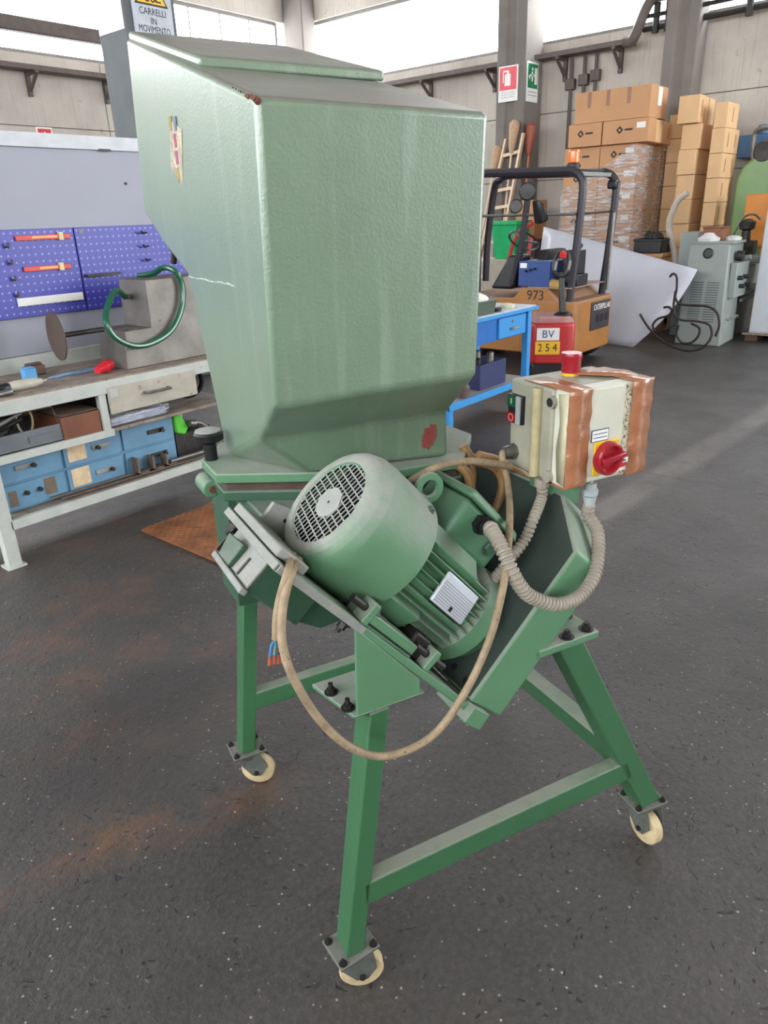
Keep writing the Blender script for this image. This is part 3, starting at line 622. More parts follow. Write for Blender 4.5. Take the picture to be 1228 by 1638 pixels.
def castor(cx, cy, px, py, yaw):
    rz = Matrix.Rotation(yaw, 3, 'Z')
    def g(x, y, z): p = rz @ Vector((x, y, 0)); return (px + p.x, py + p.y, z)
    pl = B().hexa([g(-.05, -.042, .118), g(.05, -.042, .118), g(.05, .042, .118), g(-.05, .042, .118)], [g(-.05, -.042, .126), g(.05, -.042, .126), g(.05, .042, .126), g(-.05, .042, .126)]).build('castor', CPLATE, gr, bevel=.002)
    for sx in (-1, 1):
        for sy in (-1, 1): bolt(pl, g(sx * .039, sy * .031, .126), (0, 0, 1), .006, .006, .006)
    d = Vector((cx - px, cy - py, 0)); d = d.normalized() if d.length > 1e-3 else Vector((1, 0, 0)); s = Vector((-d.y, d.x, 0))
    c = Vector((cx, cy, .05)); o = Vector((px, py, 0))
    for k in (-1, 1):
        e = s * .023 * k; w = s * .0025 * k
        ps = [o + e - d * .046 + zz * .118, o + e + d * .046 + zz * .118, c + e + d * .034 + zz * .02, c + e + d * .012 - zz * .012, c + e - d * .012 - zz * .012, c + e - d * .04 + zz * .02]
        B().prism(ps, [p + w for p in ps]).build('fork', CPLATE, pl)
    B().lathe(c - s * .017, s, [(0, .018), (0, .034), (.002, .037), (.003, .046), (.007, .05), (.027, .05), (.031, .046), (.032, .037), (.034, .034), (.034, .018)], 36).build('wheel', CREAM, pl)
    B().cyl(c - s * .032, c + s * .032, .007, 10).build('axle', DARKST, pl)
    B().lathe((px, py, .096), (0, 0, 1), [(0, .03), (.01, .036), (.022, .036)], 20).build('swivel', CPLATE, pl)
castor(.022, -.006, .004, 0, .12)
castor(.022, .715, -.003, .73, .0)
castor(.873, -.024, .874, 0, -.1)
castor(.90, .735, .874, .73, 0)

# control box
cb = B().box(.55, .775, .075, .215, 1.072, 1.268).build('control_box', BOXSIDE, gr, bevel=.006)
B().box(.551, .777, .030, .073, 1.070, 1.270).build('box_lid', BOXGREY, cb, bevel=.005)
b = B().tube([(.545, .118, 1.075), (.545, .118, 1.265)], .011, 12, smooth=False); b.build('cable_channel', mat('yellowed_tape', (172, 162, 126), .4, var=.2, scale=25), cb)
b = B(); b.cyl((.556, .075, 1.243), (.541, .075, 1.243), .0125, 20); b.build('screw_tube', BOXSIDE, cb); B().cyl((.542, .075, 1.243), (.5405, .075, 1.243), .0095, 16).build('screw_tube_bore', DARKST, cb)
B().cyl((.556, .075, 1.085), (.541, .075, 1.085), .0125, 20).build('screw_tube', BOXSIDE, cb)
# tape wrapped over lid and top
for (u0, u1, nm) in ((.549, .607, 'left'), (.716, .772, 'right')):
    b = B(); n = 14
    f0, f1, k0 = [], [], []
    prof = [(.10, 1.0695), (.0275, 1.0695)] + [(.0275 - .0016 * math.sin(i * 1.9), 1.07 + .2 * i / n) for i in range(n + 1)] + [(.0275, 1.2715), (.10, 1.2718), (.17, 1.2715)]
    vs = []
    for j, (v, z) in enumerate(prof):
        w = .001 * math.sin(j * 1.3 + u0 * 40)
        vs += [(u0 + w, v, z), (u1 + w * .6, v, z)]
    fs = [(2 * j, 2 * j + 1, 2 * j + 3, 2 * j + 2) for j in range(len(prof) - 1)]
    b.add(vs, fs)
    o = b.build('packing_tape', TAPE, cb); so = o.modifiers.new('thick', 'SOLIDIFY'); so.thickness = .0012; so.offset = 1
b = B().add([(.5485, .028, 1.075), (.5485, .028, 1.268), (.5485, .058, 1.262), (.5485, .05, 1.2), (.5485, .058, 1.15), (.5485, .05, 1.08)], [(0, 1, 2, 3, 4, 5)]); o = b.build('tape_fold', OLDGLUE, cb); so = o.modifiers.new('thick', 'SOLIDIFY'); so.thickness = .0012
b = B().box(.700, .716, .0290, .030, 1.072, 1.268); b.build('glue_strip', GLUE2, cb)
b = B().add([(.772, .03, 1.262), (.80, .05, 1.268), (.798, .06, 1.235), (.775, .04, 1.228)], [(0, 1, 2, 3)]); o = b.build('loose_tape', OLDGLUE, cb); so = o.modifiers.new('thick', 'SOLIDIFY'); so.thickness = .0012
# curling tape ends on top
b = B().add([(.66, .15, 1.2735), (.70, .19, 1.276), (.775, .11, 1.276), (.77, .06, 1.2725), (.72, .08, 1.274)], [(0, 1, 2, 3, 4)]); o = b.build('tape_end', TAPE, cb); so = o.modifiers.new('thick', 'SOLIDIFY'); so.thickness = .0015
b = B().add([(.69, .18, 1.2745), (.72, .19, 1.275), (.735, .205, 1.296), (.70, .19, 1.285)], [(0, 1, 2, 3)]); o = b.build('tape_end', TAPE, cb); so = o.modifiers.new('thick', 'SOLIDIFY'); so.thickness = .0012
# rotary switch
sc_ = (0.6574, 0.0300, 1.1202); sc_ = Vector((sc_[0], .03, sc_[2]))
B().box(sc_.x - .034, sc_.x + .034, .0255, .030, sc_.z - .036, sc_.z + .037).build('switch_plate', YELLOW, cb, bevel=.003)
B().lathe(sc_ + Vector((0, -.004, 0)), (0, -1, 0), [(0, .036), (.004, .0365), (.014, .035), (.017, .032), (.017, .028), (.007, .024), (.007, 0)], 40).build('switch_ring', RED, cb)
hd_ = B(); ax = Vector((.95, 0, .16)).normalized(); sx_ = Vector((-ax.z, 0, ax.x))
for k in (0,):
    p0 = sc_ + Vector((0, -.008, 0)) - ax * .026; p1 = sc_ + Vector((0, -.008, 0)) + ax * .038
    hd_.hexa([p0 - sx_ * .011, p1 - sx_ * .006, p1 + sx_ * .006, p0 + sx_ * .011], [p + Vector((0, -.017, 0)) for p in (p0 - sx_ * .008, p1 - sx_ * .006, p1 + sx_ * .006, p0 + sx_ * .008)])
hd_.build('switch_handle', RED, cb, bevel=.003)
lp = (0.6368, 0.0300, 1.1695)
lbx = lp[0]; lbz = lp[2]
B().box(lbx - .022, lbx + .024, .0284, .030, lbz - .012, lbz + .014).build('switch_label', mat('label_blue_frame', (70, 84, 104), .5), cb)
B().box(lbx - .02, lbx + .022, .0278, .0285, lbz - .01, lbz + .012).build('switch_label', WHITE, cb)
for i in range(2): B().box(lbx - .017, lbx + .019, .0274, .0279, lbz + .004 - i * .008, lbz + .006 - i * .008).build('label_line', mat('label_ink', (84, 96, 130), .6), cb)
wp = (0.7062, 0.0300, 1.1058)
B().box(wp[0] - .016, wp[0] + .016, .0288, .030, wp[2] - .024, wp[2] + .024).build('brand_label', WHITE, cb)
B().lathe((wp[0], .0288, wp[2]), (0, -1, 0), [(0, .0165), (.0008, .0165)], 30).build('brand_disc', REDP, cb)
B().box(wp[0] - .016, wp[0] + .015, .0272, .0282, wp[2] - .006, wp[2] + .005).build('brand_band', WHITE, cb)
text('auto', .010, BLACKP, cb, (wp[0], .0268, wp[2] - .0005), (1, 0, 0), (0, 0, 1))
# emergency stop
ep = (0.6696, 0.1645, 1.2700)
B().lathe((ep[0], ep[1], 1.268), (0, 0, 1), [(0, .0195), (.006, .0195)], 28).build('stop_collar', YELLOW, cb)
B().lathe((ep[0], ep[1], 1.276), (0, 0, 1), [(-.002, .0195), (.012, .0195), (.03, .0225), (.036, .0232), (.04, .0215), (.0405, .0)], 32).build('emergency_stop_button', RED, cb)
# start stop push buttons on the side
bpn = (0.5500, 0.1969, 1.2061)
B().box(.540, .551, bpn[1] - .034, bpn[1] + .014, bpn[2] - .031, bpn[2] + .031).build('button_housing', BLACK, cb, bevel=.002)
B().box(.5375, .5405, bpn[1] - .016, bpn[1] + .0135, bpn[2] + .005, bpn[2] + .029).build('start_button', GREENB, cb)
B().box(.5375, .5405, bpn[1] - .016, bpn[1] + .0135, bpn[2] - .03, bpn[2] - .008).build('stop_button', mat('dark_red_button', (110, 26, 32), .4), cb)
B().box(.5365, .5405, bpn[1] - .031, bpn[1] - .018, bpn[2] - .03, bpn[2] + .03).build('button_strip', mat('silver_strip', (186, 190, 196), .35, .4), cb)
B().box(.5368, .5376, bpn[1] - .0025, bpn[1] - .0005, bpn[2] + .011, bpn[2] + .023).build('start_mark', mat('pale_green_print', (170, 230, 190), .5), cb)
B().lathe((.5376, bpn[1] - .0015, bpn[2] - .019), (-1, 0, 0), [(0, .0085), (.0008, .0085), (.0008, .0066), (0, .0066)], 24, closed=True).build('stop_mark', mat('pale_red_print', (240, 120, 120), .5), cb)
# glands
gp_ = Vector((.55, bpn[1] - .0, 1.108)); b = B(); b.cyl(gp_, gp_ + Vector((-.008, 0, 0)), .019, 8); b.cyl(gp_ + Vector((-.008, 0, 0)), gp_ + Vector((-.028, 0, 0)), .0155, 16, .013); b.build('cable_gland', STEEL, cb)
b = B(); b.cyl((.553, .1, 1.072), (.553, .1, 1.055), .016, 10); b.build('conduit_gland', CONDUIT, cb)
gq = (0.6490, 0.0550, 1.0243); gq = Vector((gq[0], .055, 1.07))
b = B(); b.cyl(gq, gq + Vector((0, 0, -.014)), .005, 8); b.cyl(gq + Vector((0, 0, -.012)), gq + Vector((0, 0, -.026)), .0125, 16); b.cyl(gq + Vector((0, 0, -.026)), gq + Vector((0, 0, -.04)), .0165, 8); b.cyl(gq + Vector((0, 0, -.042)), gq + Vector((0, 0, -.064)), .0155, 16, .011); b.build('conduit_gland', mat('pale_grey_gland', (168, 178, 180), .45), cb)
# post carrying the box on the guard
B().hexa([(.60, .12, .98), (.68, .12, .98), (.68, .2, .98), (.60, .2, .98)], [(.60, .12, 1.073), (.68, .12, 1.073), (.68, .2, 1.073), (.60, .2, 1.073)]).build('box_post', GREEN, gr, bevel=.003)

# flexible conduits
def corr(i): return (.0112, .0142, .0145, .0142, .0112)[i % 5]
c1 = [T(.075, .03, .29), T(.078, .018, .289), (0.3486, -0.0050, 1.0416), (0.3397, -0.0500, 1.0225), (0.3424, -0.0750, 0.9910), (0.3564, -0.0850, 0.9565), (0.3875, -0.0850, 0.9211), (0.4506, -0.0850, 0.8863), (0.5201, -0.0700, 0.8757), (0.5745, -0.0500, 0.8945), (0.6130, -0.0200, 0.9224), (0.6447, 0.0200, 0.9573), gq + Vector((0, 0, -.09)), gq + Vector((0, 0, -.06))]
B().tube(c1, .012, 12, sub=24, step=.0020, rf=corr).build('flexible_conduit', CONDUIT, gr)
c2 = [(.553, .1, 1.058), (.553, .098, 1.03), (0.5022, 0.0600, 1.0043), (0.4802, 0.0600, 0.9593), (0.4406, 0.0550, 0.9278), (0.4135, 0.0600, 0.8962), (0.4087, 0.0900, 0.8540), (0.4216, 0.1500, 0.7986)]
B().tube(c2, .011, 12, sub=24, step=.0020, rf=lambda i: corr(i) * .85).build('flexible_conduit', CONDUIT, gr)
# power cable: hangs from the gland, loops in front of the stand and comes back up
c3 = [gp_ + Vector((-.02, 0, 0)), gp_ + Vector((-.035, -.005, -.004)), (0.4937, 0.1400, 1.0576), (0.4252, 0.0400, 1.0288), (0.3449, -0.0600, 0.9943), (0.3032, -0.1000, 0.9461), (0.2742, -0.1050, 0.8650), (0.2198, -0.1100, 0.7773), (0.1492, -0.1100, 0.7089), (0.0576, -0.1100, 0.7037), (-0.0139, -0.1100, 0.7537), (-0.0647, -0.1050, 0.8301), (-0.0978, -0.1000, 0.9137), (-0.1083, -0.0900, 0.9682), (-0.1034, -0.0750, 1.0069), (-0.0891, -0.0600, 1.0462), (-0.0692, -0.0450, 1.0754), T(-.203, .035, .016), T(-.165, .07, .006)]
B().tube(c3, .0074, 12, sub=10).build('power_cable', CABLE, gr)
c4 = [(0.5102, 0.1550, 1.0913), (0.4635, 0.1500, 1.1070), (0.4000, 0.1500, 1.1242), (0.3318, 0.1500, 1.1273), (0.2831, 0.1600, 1.1109), (0.2638, 0.2000, 1.0779), (0.2295, 0.2500, 1.0406)]
B().tube(c4, .0078, 12).build('power_cable', CABLE, gr)
c5 = [T(-.165, .085, .006), T(-.212, .045, .016), (-0.0752, -0.0450, 1.0803), (-0.0931, -0.0500, 1.0425), (-0.1036, -0.0520, 1.0065), (-0.1075, -0.0500, 0.9691)]
tail = B().tube(c5, .0068, 12).build('supply_cable', CABLE, gr)
ce = Vector((-0.1075, -0.0500, 0.9691)); COPPER = mat('copper_strands', (206, 110, 80), .4, .6)
for col, e1, e2 in (((66, 120, 178), (-0.1173, -0.0550, 0.9632), (-0.1233, -0.0580, 0.9455)), ((60, 140, 160), (-0.1096, -0.0500, 0.9579), (-0.1149, -0.0550, 0.9433)), ((24, 24, 26), (-0.0989, -0.0500, 0.9568), (-0.0985, -0.0500, 0.9373)), ((40, 36, 34), (-0.1000, -0.0450, 0.9495), (-0.1035, -0.0450, 0.9349))):
    w = B().tube([ce, e1, e2], .0019, 8).build('core_wire', mat('wire_%d_%d_%d' % col, col, .4), tail)
    e2 = Vector(e2); B().cyl(e2, e2 + Vector((-.002, 0, -.016)), .0019, 8, .0032).build('bare_end', COPPER, tail)
# coiled spare cable behind the motor
for pts in ([(0.4835, 0.3000, 1.1062), (0.4980, 0.2900, 1.0717), (0.4887, 0.2700, 1.0258), (0.4619, 0.2600, 0.9882), (0.4381, 0.2600, 0.9700)],
            [(0.4375, 0.2600, 1.0807), (0.4528, 0.2400, 1.0644), (0.4600, 0.2300, 1.0288), (0.4623, 0.2400, 0.9871)],
            [(0.4982, 0.2700, 1.0726), (0.5440, 0.2600, 1.0518), (0.5611, 0.2500, 1.0145), (0.5428, 0.2400, 0.9699), (0.5120, 0.2400, 0.9340)],
            [(0.5135, 0.2800, 1.0822), (0.5761, 0.2800, 1.0556), (0.6441, 0.2700, 1.0079), (0.6729, 0.2500, 0.9551), (0.6366, 0.2300, 0.9160), (0.5734, 0.2200, 0.9145), (0.5194, 0.2200, 0.9190)]):
    B().tube(pts, .0105, 12).build('coiled_cable', CABLEO, gr)

# ------------------------------------------------------------------ work bench on the left
BY0, BY1 = 3.585, 4.22
bn = thing('work_bench', 'worn grey steel work bench with shelves along the left', 'bench', (2.1, 3.9, 0))
B().box(1.05, 3.05, BY0, BY1, .815, .846).build('bench_top', WOODTOP, bn, bevel=.003)
B().box(1.05, 3.05, BY0 - .004, BY0 + .03, .768, .838).build('front_rail', BENCHP, bn, bevel=.003)
B().box(1.05, 3.05, BY1 - .03, BY1, .846, .93).build('back_ledge', BENCHP, bn, bevel=.003)
B().box(1.30, 2.80, BY0 + .01, BY1, .555, .572).build('middle_shelf', WOODTOP, bn, bevel=.002)
B().box(1.30, 1.96, BY0, BY0 + .025, .535, .575).build('shelf_edge', BENCHP, bn, bevel=.002)
B().box(1.28, 2.80, BY0 + .01, BY1, .228, .245).build('bottom_shelf', WOODTOP, bn, bevel=.002)
B().box(1.32, 2.80, BY0, BY0 + .03, .196, .246).build('shelf_edge', BENCHP, bn, bevel=.002)
for x0 in (1.265, 2.72):
    for y0 in (BY0, BY1 - .06):
        lg = B().box(x0, x0 + .065, y0, y0 + .06, .008, .8).build('leg', BENCHP, bn, bevel=.003)
        B().box(x0 - .015, x0 + .08, y0 - .015, y0 + .075, 0, .01).build('foot_plate', BENCHP, lg)
B().box(1.905, 1.945, BY0, BY0 + .04, .572, .77).build('upright', BENCHP, bn, bevel=.002)
B().box(1.28, 2.80, BY1 - .012, BY1, .246, .77).build('back_panel', mat('dark_bench_back', (52, 54, 60), .7), bn)
dw = B().box(1.955, 2.52, BY0 - .012, BY0 + .006, .655, .80).build('drawer', mat('grimy_drawer', (168, 164, 150), .6, var=.15, scale=9, wear=.1, wearcol=(132, 122, 104)), bn, bevel=.003)
B().box(1.955, 2.51, BY0 + .006, BY0 + .5, .66, .765).build('drawer_tray', DARKST, bn)
b = B(); b.tube([(2.17, BY0 - .012, .735), (2.17, BY0 - .045, .735), (2.32, BY0 - .045, .735), (2.32, BY0 - .012, .735)], .008, 8, smooth=False); b.build('handle', STEEL, dw)
B().box(1.965, 2.01, BY0 - .0135, BY0 - .012, .745, .79).build('label_holder', BENCHP, dw)
# things on the bench shelves
cabn = thing('drawer_cabinet', 'faded blue six-drawer cabinet on the bottom shelf of the bench', 'cabinet', (1.9, 3.85, .246))
CY = 3.70
B().box(1.335, 2.40, CY, CY + .4, .246, .545).build('carcass', BLUEU, cabn, bevel=.003)
for i in range(3):
    for j in range(2):
        x0 = 1.35 + i * .352; z0 = .258 + j * .142
        d = B().box(x0, x0 + .335, CY - .012, CY, z0, z0 + .13).build('drawer', BLUEU, cabn, bevel=.003)
        if i == 0 and j == 0:
            for xx in (.12, .19): B().cyl((x0 + xx, CY - .012, z0 + .075), (x0 + xx, CY - .03, z0 + .075), .012, 10).build('knob', BLACK, d)
            B().box(x0 + .03, x0 + .07, CY - .0145, CY - .012, z0 + .02, z0 + .1).build('stuck_label', mat('brown_label', (112, 98, 82), .8), d); B().box(x0 + .22, x0 + .28, CY - .0145, CY - .012, z0 + .03, z0 + .12).build('stuck_label', MATS['brown_label'], d)
        else:
            hx = x0 + (.10 if i == 0 else .17)
            B().box(hx - .01, hx + .1, CY - .022, CY - .012, z0 + .06, z0 + .085).build('handle', DUSTY if i < 2 else DARKST, d, bevel=.003)
            B().cyl((hx + (.02 if i == 1 and j == 1 else .08), CY - .02, z0 + .07), (hx + (.02 if i == 1 and j == 1 else .08), CY - .04, z0 + .07), .012, 10).build('knob', BLACK, d)
        if i == 1: B().box(x0 + .02, x0 + .125, CY - .0145, CY - .012, z0 + .025, z0 + .125).build('stuck_label', PAPER, d)
def single(name, b, m, label, cat, group=None, bevel=0.): return tag(b.build(name, m, None, bevel=bevel), label, cat, group)
# tool tray with tangled tools, left of the wooden box
tt = thing('tool_tray', 'grey metal tool tray with a carrying handle on the middle shelf', 'tray', (1.45, 3.75, .573))
b = B(); x0, x1, y0, y1, z0, z1 = 1.28, 1.70, 3.61, 3.95, .574, .665; w = .008
b.box(x0, x1, y0, y1, z0, z0 + w); b.box(x0, x1, y0, y0 + w, z0, z1); b.box(x0, x1, y1 - w, y1, z0, z1); b.box(x0, x0 + w, y0, y1, z0, z1); b.box(x1 - w, x1, y0, y1, z0, z1)
b.build('tray_body', mat('grey_tray', (104, 108, 112), .5, .4, var=.15), tt, bevel=.002)
B().box(1.51, 1.66, 3.604, 3.611, .6, .632).build('label_frame', mat('grey_tray', (0, 0, 0)), tt)
B().tube([(x1 - .01, 3.64, .66), (x1 - .015, 3.68, .745), (1.3, 3.70, .752)], .008, 8, smooth=False).build('handle', STEEL, tt)
tools = (((1.33, 3.66, .69), (1.55, 3.72, .735), .008, DUSTY, 'thin pale rod lying across the tool tray'), ((1.36, 3.75, .64), (1.52, 3.66, .72), .011, DARKST, 'dark round bar leaning in the tool tray'), ((1.42, 3.70, .60), (1.60, 3.85, .70), .013, DARKST, 'thick dark spindle at the back of the tool tray'))
for p, q, r_, m_, lab in tools: single('hand_tool', B().cyl(p, q, r_, 10).cyl(p, Vector(p).lerp(Vector(q), .25), r_ * 1.7, 10), m_, lab, 'tool', 'loose tools in the tray')
single('wire_hoop', B().tube([(1.56 + .04 * math.cos(t_ * .7), 3.73, .69 + .07 * math.sin(t_ * .7)) for t_ in range(9)], .006, 8, closed=True), mat('pale_wire', (170, 160, 120), .5), 'pale wire hoop standing in the tool tray', 'wire')
single('wooden_box', B().box(1.685, 1.90, 3.60, 4.02, .574, .69).box(1.687, 1.898, 3.605, 4.015, .695, .70), mat('red_brown_wood', (112, 66, 44), .6, var=.25, scale=6, dust=1.0, dustcol=(104, 90, 80)), 'red-brown wooden box beside the tool tray', 'box', bevel=.003)
FILM = bpy.data.materials.new('clear_film'); FILM.use_nodes = True
def film_mat(mt, tint, fac, bsc=40):
    n = mt.node_tree.nodes; l = mt.node_tree.links
    t1 = n.new('ShaderNodeBsdfTransparent'); t1.inputs[0].default_value = (*tint, 1); g1_ = n.new('ShaderNodeBsdfPrincipled'); g1_.inputs['Roughness'].default_value = .2; g1_.inputs['Base Color'].default_value = (.82, .82, .84, 1)
    mx = n.new('ShaderNodeMixShader'); nz = n.new('ShaderNodeTexNoise'); nz.inputs['Scale'].default_value = bsc; tcx = n.new('ShaderNodeTexCoord'); mpx = n.new('ShaderNodeMapping'); mpx.inputs['Scale'].default_value = (.25, .25, 1.6); l.new(tcx.outputs['Object'], mpx.inputs[0]); l.new(mpx.outputs[0], nz.inputs['Vector'])
    bb = n.new('ShaderNodeBump'); bb.inputs['Strength'].default_value = .9; bb.inputs['Distance'].default_value = .05; l.new(nz.outputs['Fac'], bb.inputs['Height']); l.new(bb.outputs[0], g1_.inputs['Normal'])
    mr = n.new('ShaderNodeMapRange'); mr.inputs[1].default_value = .42; mr.inputs[2].default_value = .68; mr.inputs[3].default_value = fac * .25; mr.inputs[4].default_value = fac * 1.4; l.new(nz.outputs['Fac'], mr.inputs[0]); l.new(mr.outputs[0], mx.inputs[0])  # noise paints white streaks for the film's glints and haze
    l.new(t1.outputs[0], mx.inputs[1]); l.new(g1_.outputs[0], mx.inputs[2]); l.new(mx.outputs[0], n['Material Output'].inputs['Surface'])
film_mat(FILM, (.95, .96, .98), .35)
pw = thing('wrapped_profile', 'shiny bundle wrapped in clear plastic under the grey drawer', 'bundle', (2.1, 3.66, .573))
B().box(1.95, 2.32, 3.61, 3.70, .574, .63).build('contents', mat('silver_contents', (150, 156, 172), .3, .6, var=.35, scale=22), pw, bevel=.01)
b = B().lathe((1.94, 3.655, .612), (1, 0, 0), [(0, .03), (.02, .052), (.2, .05), (.36, .054), (.40, .04)], 14); b.build('plastic_wrap', FILM, pw)
single('paper_sheet', B().box(2.40, 2.53, 4.17, 4.175, .62, .74), WHITE, 'white paper stuck at the back of the bench shelf', 'paper')
b = B().tube([(2.40, 3.74, .56), (2.42, 3.71, .50), (2.45, 3.70, .44), (2.41, 3.70, .40)], .02, 8, rf=None); 
single('green_rag', B().prism([(2.415, 3.70, .57), (2.45, 3.69, .55), (2.50, 3.68, .44), (2.47, 3.685, .40), (2.42, 3.69, .42)], [(2.405, 3.73, .57), (2.44, 3.72, .55), (2.49, 3.71, .44), (2.46, 3.715, .40), (2.41, 3.72, .42)]), mat('bright_green_cloth', (92, 196, 60), .7), 'bright green rag hanging beside the blue drawer cabinet', 'rag', bevel=.008)
single('rubber_belt', B().tube([(2.62 + .10 * math.cos(t_ * .63), 3.8, .68 + .085 * math.sin(t_ * .63)) for t_ in range(10)], .014, 8, closed=True), RUBBER, 'black rubber belt standing right of the blue cabinet', 'belt')
single('crank_lever', B().tube([(2.50, 3.66, .47), (2.56, 3.66, .455), (2.66, 3.66, .38)], .012, 8).cyl((2.49, 3.66, .47), (2.53, 3.66, .46), .022, 12), STEEL, 'steel crank lever lying right of the blue cabinet', 'lever')
single('gear_housing', B().box(2.44, 2.70, 3.75, 4.1, .246, .40).cyl((2.57, 3.76, .4), (2.57, 3.76, .44), .05, 14), DARKST, 'dark metal gear housing right of the blue cabinet', 'gear housing')
for i, (p, q, w_, lab) in enumerate((((1.62, 3.645, .262), (2.62, 3.62, .262), .022, 'long flat steel strip, nearest of those on the bottom shelf'), ((1.58, 3.67, .275), (2.28, 3.655, .272), .02, 'long flat steel strip, farthest of those on the bottom shelf'), ((1.66, 3.615, .254), (2.2, 3.60, .254), .02, 'short flat steel strip at the front edge of the bottom shelf'))):
    d = (Vector(q) - Vector(p)).normalized(); s_ = Vector((-d.y, d.x, 0)) * w_ / 2; u_ = Vector((0, 0, .006))
    p, q = Vector(p), Vector(q)
    single('steel_strip', B().hexa([p - s_ - u_, q - s_ - u_, q + s_ - u_, p + s_ - u_], [p - s_, q - s_, q + s_, p + s_]), mat('brown_strip', (112, 98, 86), .6, .4, var=.3, scale=14), lab, 'steel strip', 'flat steel strips on the bottom shelf')
for i, x in enumerate((2.08, 2.18, 2.27)):
    single('angle_bracket', B().box(x, x + .012, 3.62, 3.68, .2655, .36 - i * .012).box(x, x + .07, 3.62, 3.68, .2655, .272), mat('brown_strip', (0, 0, 0)), 'small steel angle bracket standing on the strips, %s' % ('leftmost of three', 'middle of three', 'rightmost of three')[i], 'bracket', 'angle brackets on the bottom shelf')
single('steel_tube', B().cyl((2.3, 3.625, .285), (2.74, 3.60, .29), .012, 12).cyl((2.62, 3.607, .289), (2.7, 3.602, .29), .017, 12), STEEL, 'bright steel tube lying at the right end of the bottom shelf', 'tube')
# stepped steel tank with hose
BLK = mat('oxidised_steel_plate', (128, 124, 117), .5, .35, var=.25, scale=7, wear=.08, wearcol=(92, 84, 76), dust=.8, dustcol=(86, 72, 62))
tk = thing('steel_tank', 'stepped rusty steel tank standing on the bench top', 'tank', (2.5, 3.85, .846))
pr = [(2.165, .847), (2.80, .847), (2.80, 1.312), (2.365, 1.312), (2.36, 1.055), (2.19, 1.055)]
B().prism([(x, 3.70, z) for x, z in pr], [(x, 3.98, z) for x, z in pr]).build('tank_body', BLK, tk, bevel=.004)
B().cyl((2.365, 3.86, 1.22), (2.32, 3.86, 1.22), .014, 12).build('nozzle', STEEL, tk)
HOSE = mat('green_glossy_hose', (14, 84, 58), .25, var=.1, coat=.2)
single('green_hose', B().tube([(2.32, 3.86, 1.22), (2.2323, 3.8000, 1.2643), (2.1334, 3.7400, 1.1940), (2.0791, 3.6850, 1.1213), (2.1064, 3.6650, 1.0365), (2.2075, 3.6600, 0.9784), (2.3278, 3.6600, 0.9780), (2.4628, 3.6600, 1.0331), (2.5552, 3.6650, 1.1520), (2.5788, 3.6700, 1.2712), (2.5514, 3.6800, 1.3450), (2.5278, 3.7500, 1.3659), (2.5183, 3.8500, 1.3339), (2.48, 3.95, 1.32)], .0165, 10), HOSE, 'glossy green hose looped in front of the steel tank', 'hose')
# disc on a shaft
dc = thing('polishing_disc', 'brown metal disc on a thin shaft lying against the steel tank', 'disc', (1.9, 3.83, .846))
cdv = Vector((1.8767, 3.8600, 1.0609)); axd = Vector((1, -.13, .02)).normalized()
B().lathe(cdv - axd * .004, axd, [(0, .128), (.008, .128)], 40).build('disc', mat('brown_disc', (92, 78, 68), .6, .3, var=.1), dc)
B().cyl(cdv, cdv + axd * .26, .014, 12).build('shaft', DARKST, dc)
ds = thing('red_plug', 'red industrial plug lying on the bench top', 'plug', (2.08, 3.76, .846))
pa, pb = Vector((1.985, 3.70, .876)), Vector((2.13, 3.80, .88)); pd = (pb - pa)
B().lathe(pa, pd, [(0, .018), (.01, .02), (.07, .028), (.085, .03), (.09, .033), (.10, .033)], 20).build('handle', mat('glossy_red', (200, 30, 46), .2), ds)
B().lathe(pa + pd.normalized() * .102, pd, [(0, .032), (.05, .03), (.055, .026)], 20).build('shroud', MATS['glossy_red'], ds)
dg = thing('die_grinder', 'pale grey air grinder lying at the left of the bench top', 'grinder', (1.55, 3.72, .846))
pa, pb = Vector((1.5198, 3.7200, 0.9628)), Vector((1.6827, 3.7200, 0.9283)); pa.z = pb.z = .872; pd = pb - pa
B().lathe(pa, pd, [(0, .022), (.03, .027), (.13, .025), (.145, .018), (.165, .016), (.17, .007), (.19, .006)], 18).build('body', mat('pale_grinder', (176, 172, 158), .5), dg)
B().lathe(pa - pd.normalized() * .06, pd, [(0, .014), (.02, .022), (.05, .024), (.06, .02)], 16).build('end_cap', BLACK, dg)
single('tool_nozzle', B().lathe((1.42, 3.64, .862), (1, .15, .02), [(0, .014), (.05, .016), (.06, .02), (.075, .02)], 14), STEEL, 'short steel fitting at the left front edge of the bench top', 'fitting')
single('brown_block', B().box(1.75, 1.86, 4.02, 4.07, .847, .90).box(1.76, 1.85, 4.03, 4.06, .90, .915), mat('brown_bakelite', (98, 74, 62), .6), 'small brown block behind the blue sponge on the bench', 'block', bevel=.008)
single('blue_sponge', B().box(1.70, 1.765, 3.93, 3.98, .847, .905).box(1.705, 1.76, 3.935, 3.975, .905, .912), mat('sponge_blue', (92, 156, 206), .8), 'small light blue block on the bench top', 'block', bevel=.006)
b = B()
for k in range(9):
    p = (1.78 + .02 * k, 3.86 + .02 * math.sin(k * 2), .851)
    b.tube([p, (p[0] + .10, p[1] + .05 * math.sin(k * 3.1), .853 + .004 * (k % 3)), (p[0] + .2, p[1] + .03 * math.cos(k), .852)], .0025, 5, sub=4)
single('cable_ties', b, mat('blue_tie', (120, 160, 200), .5), 'loose bundle of thin blue cable ties on the bench', 'cable ties')
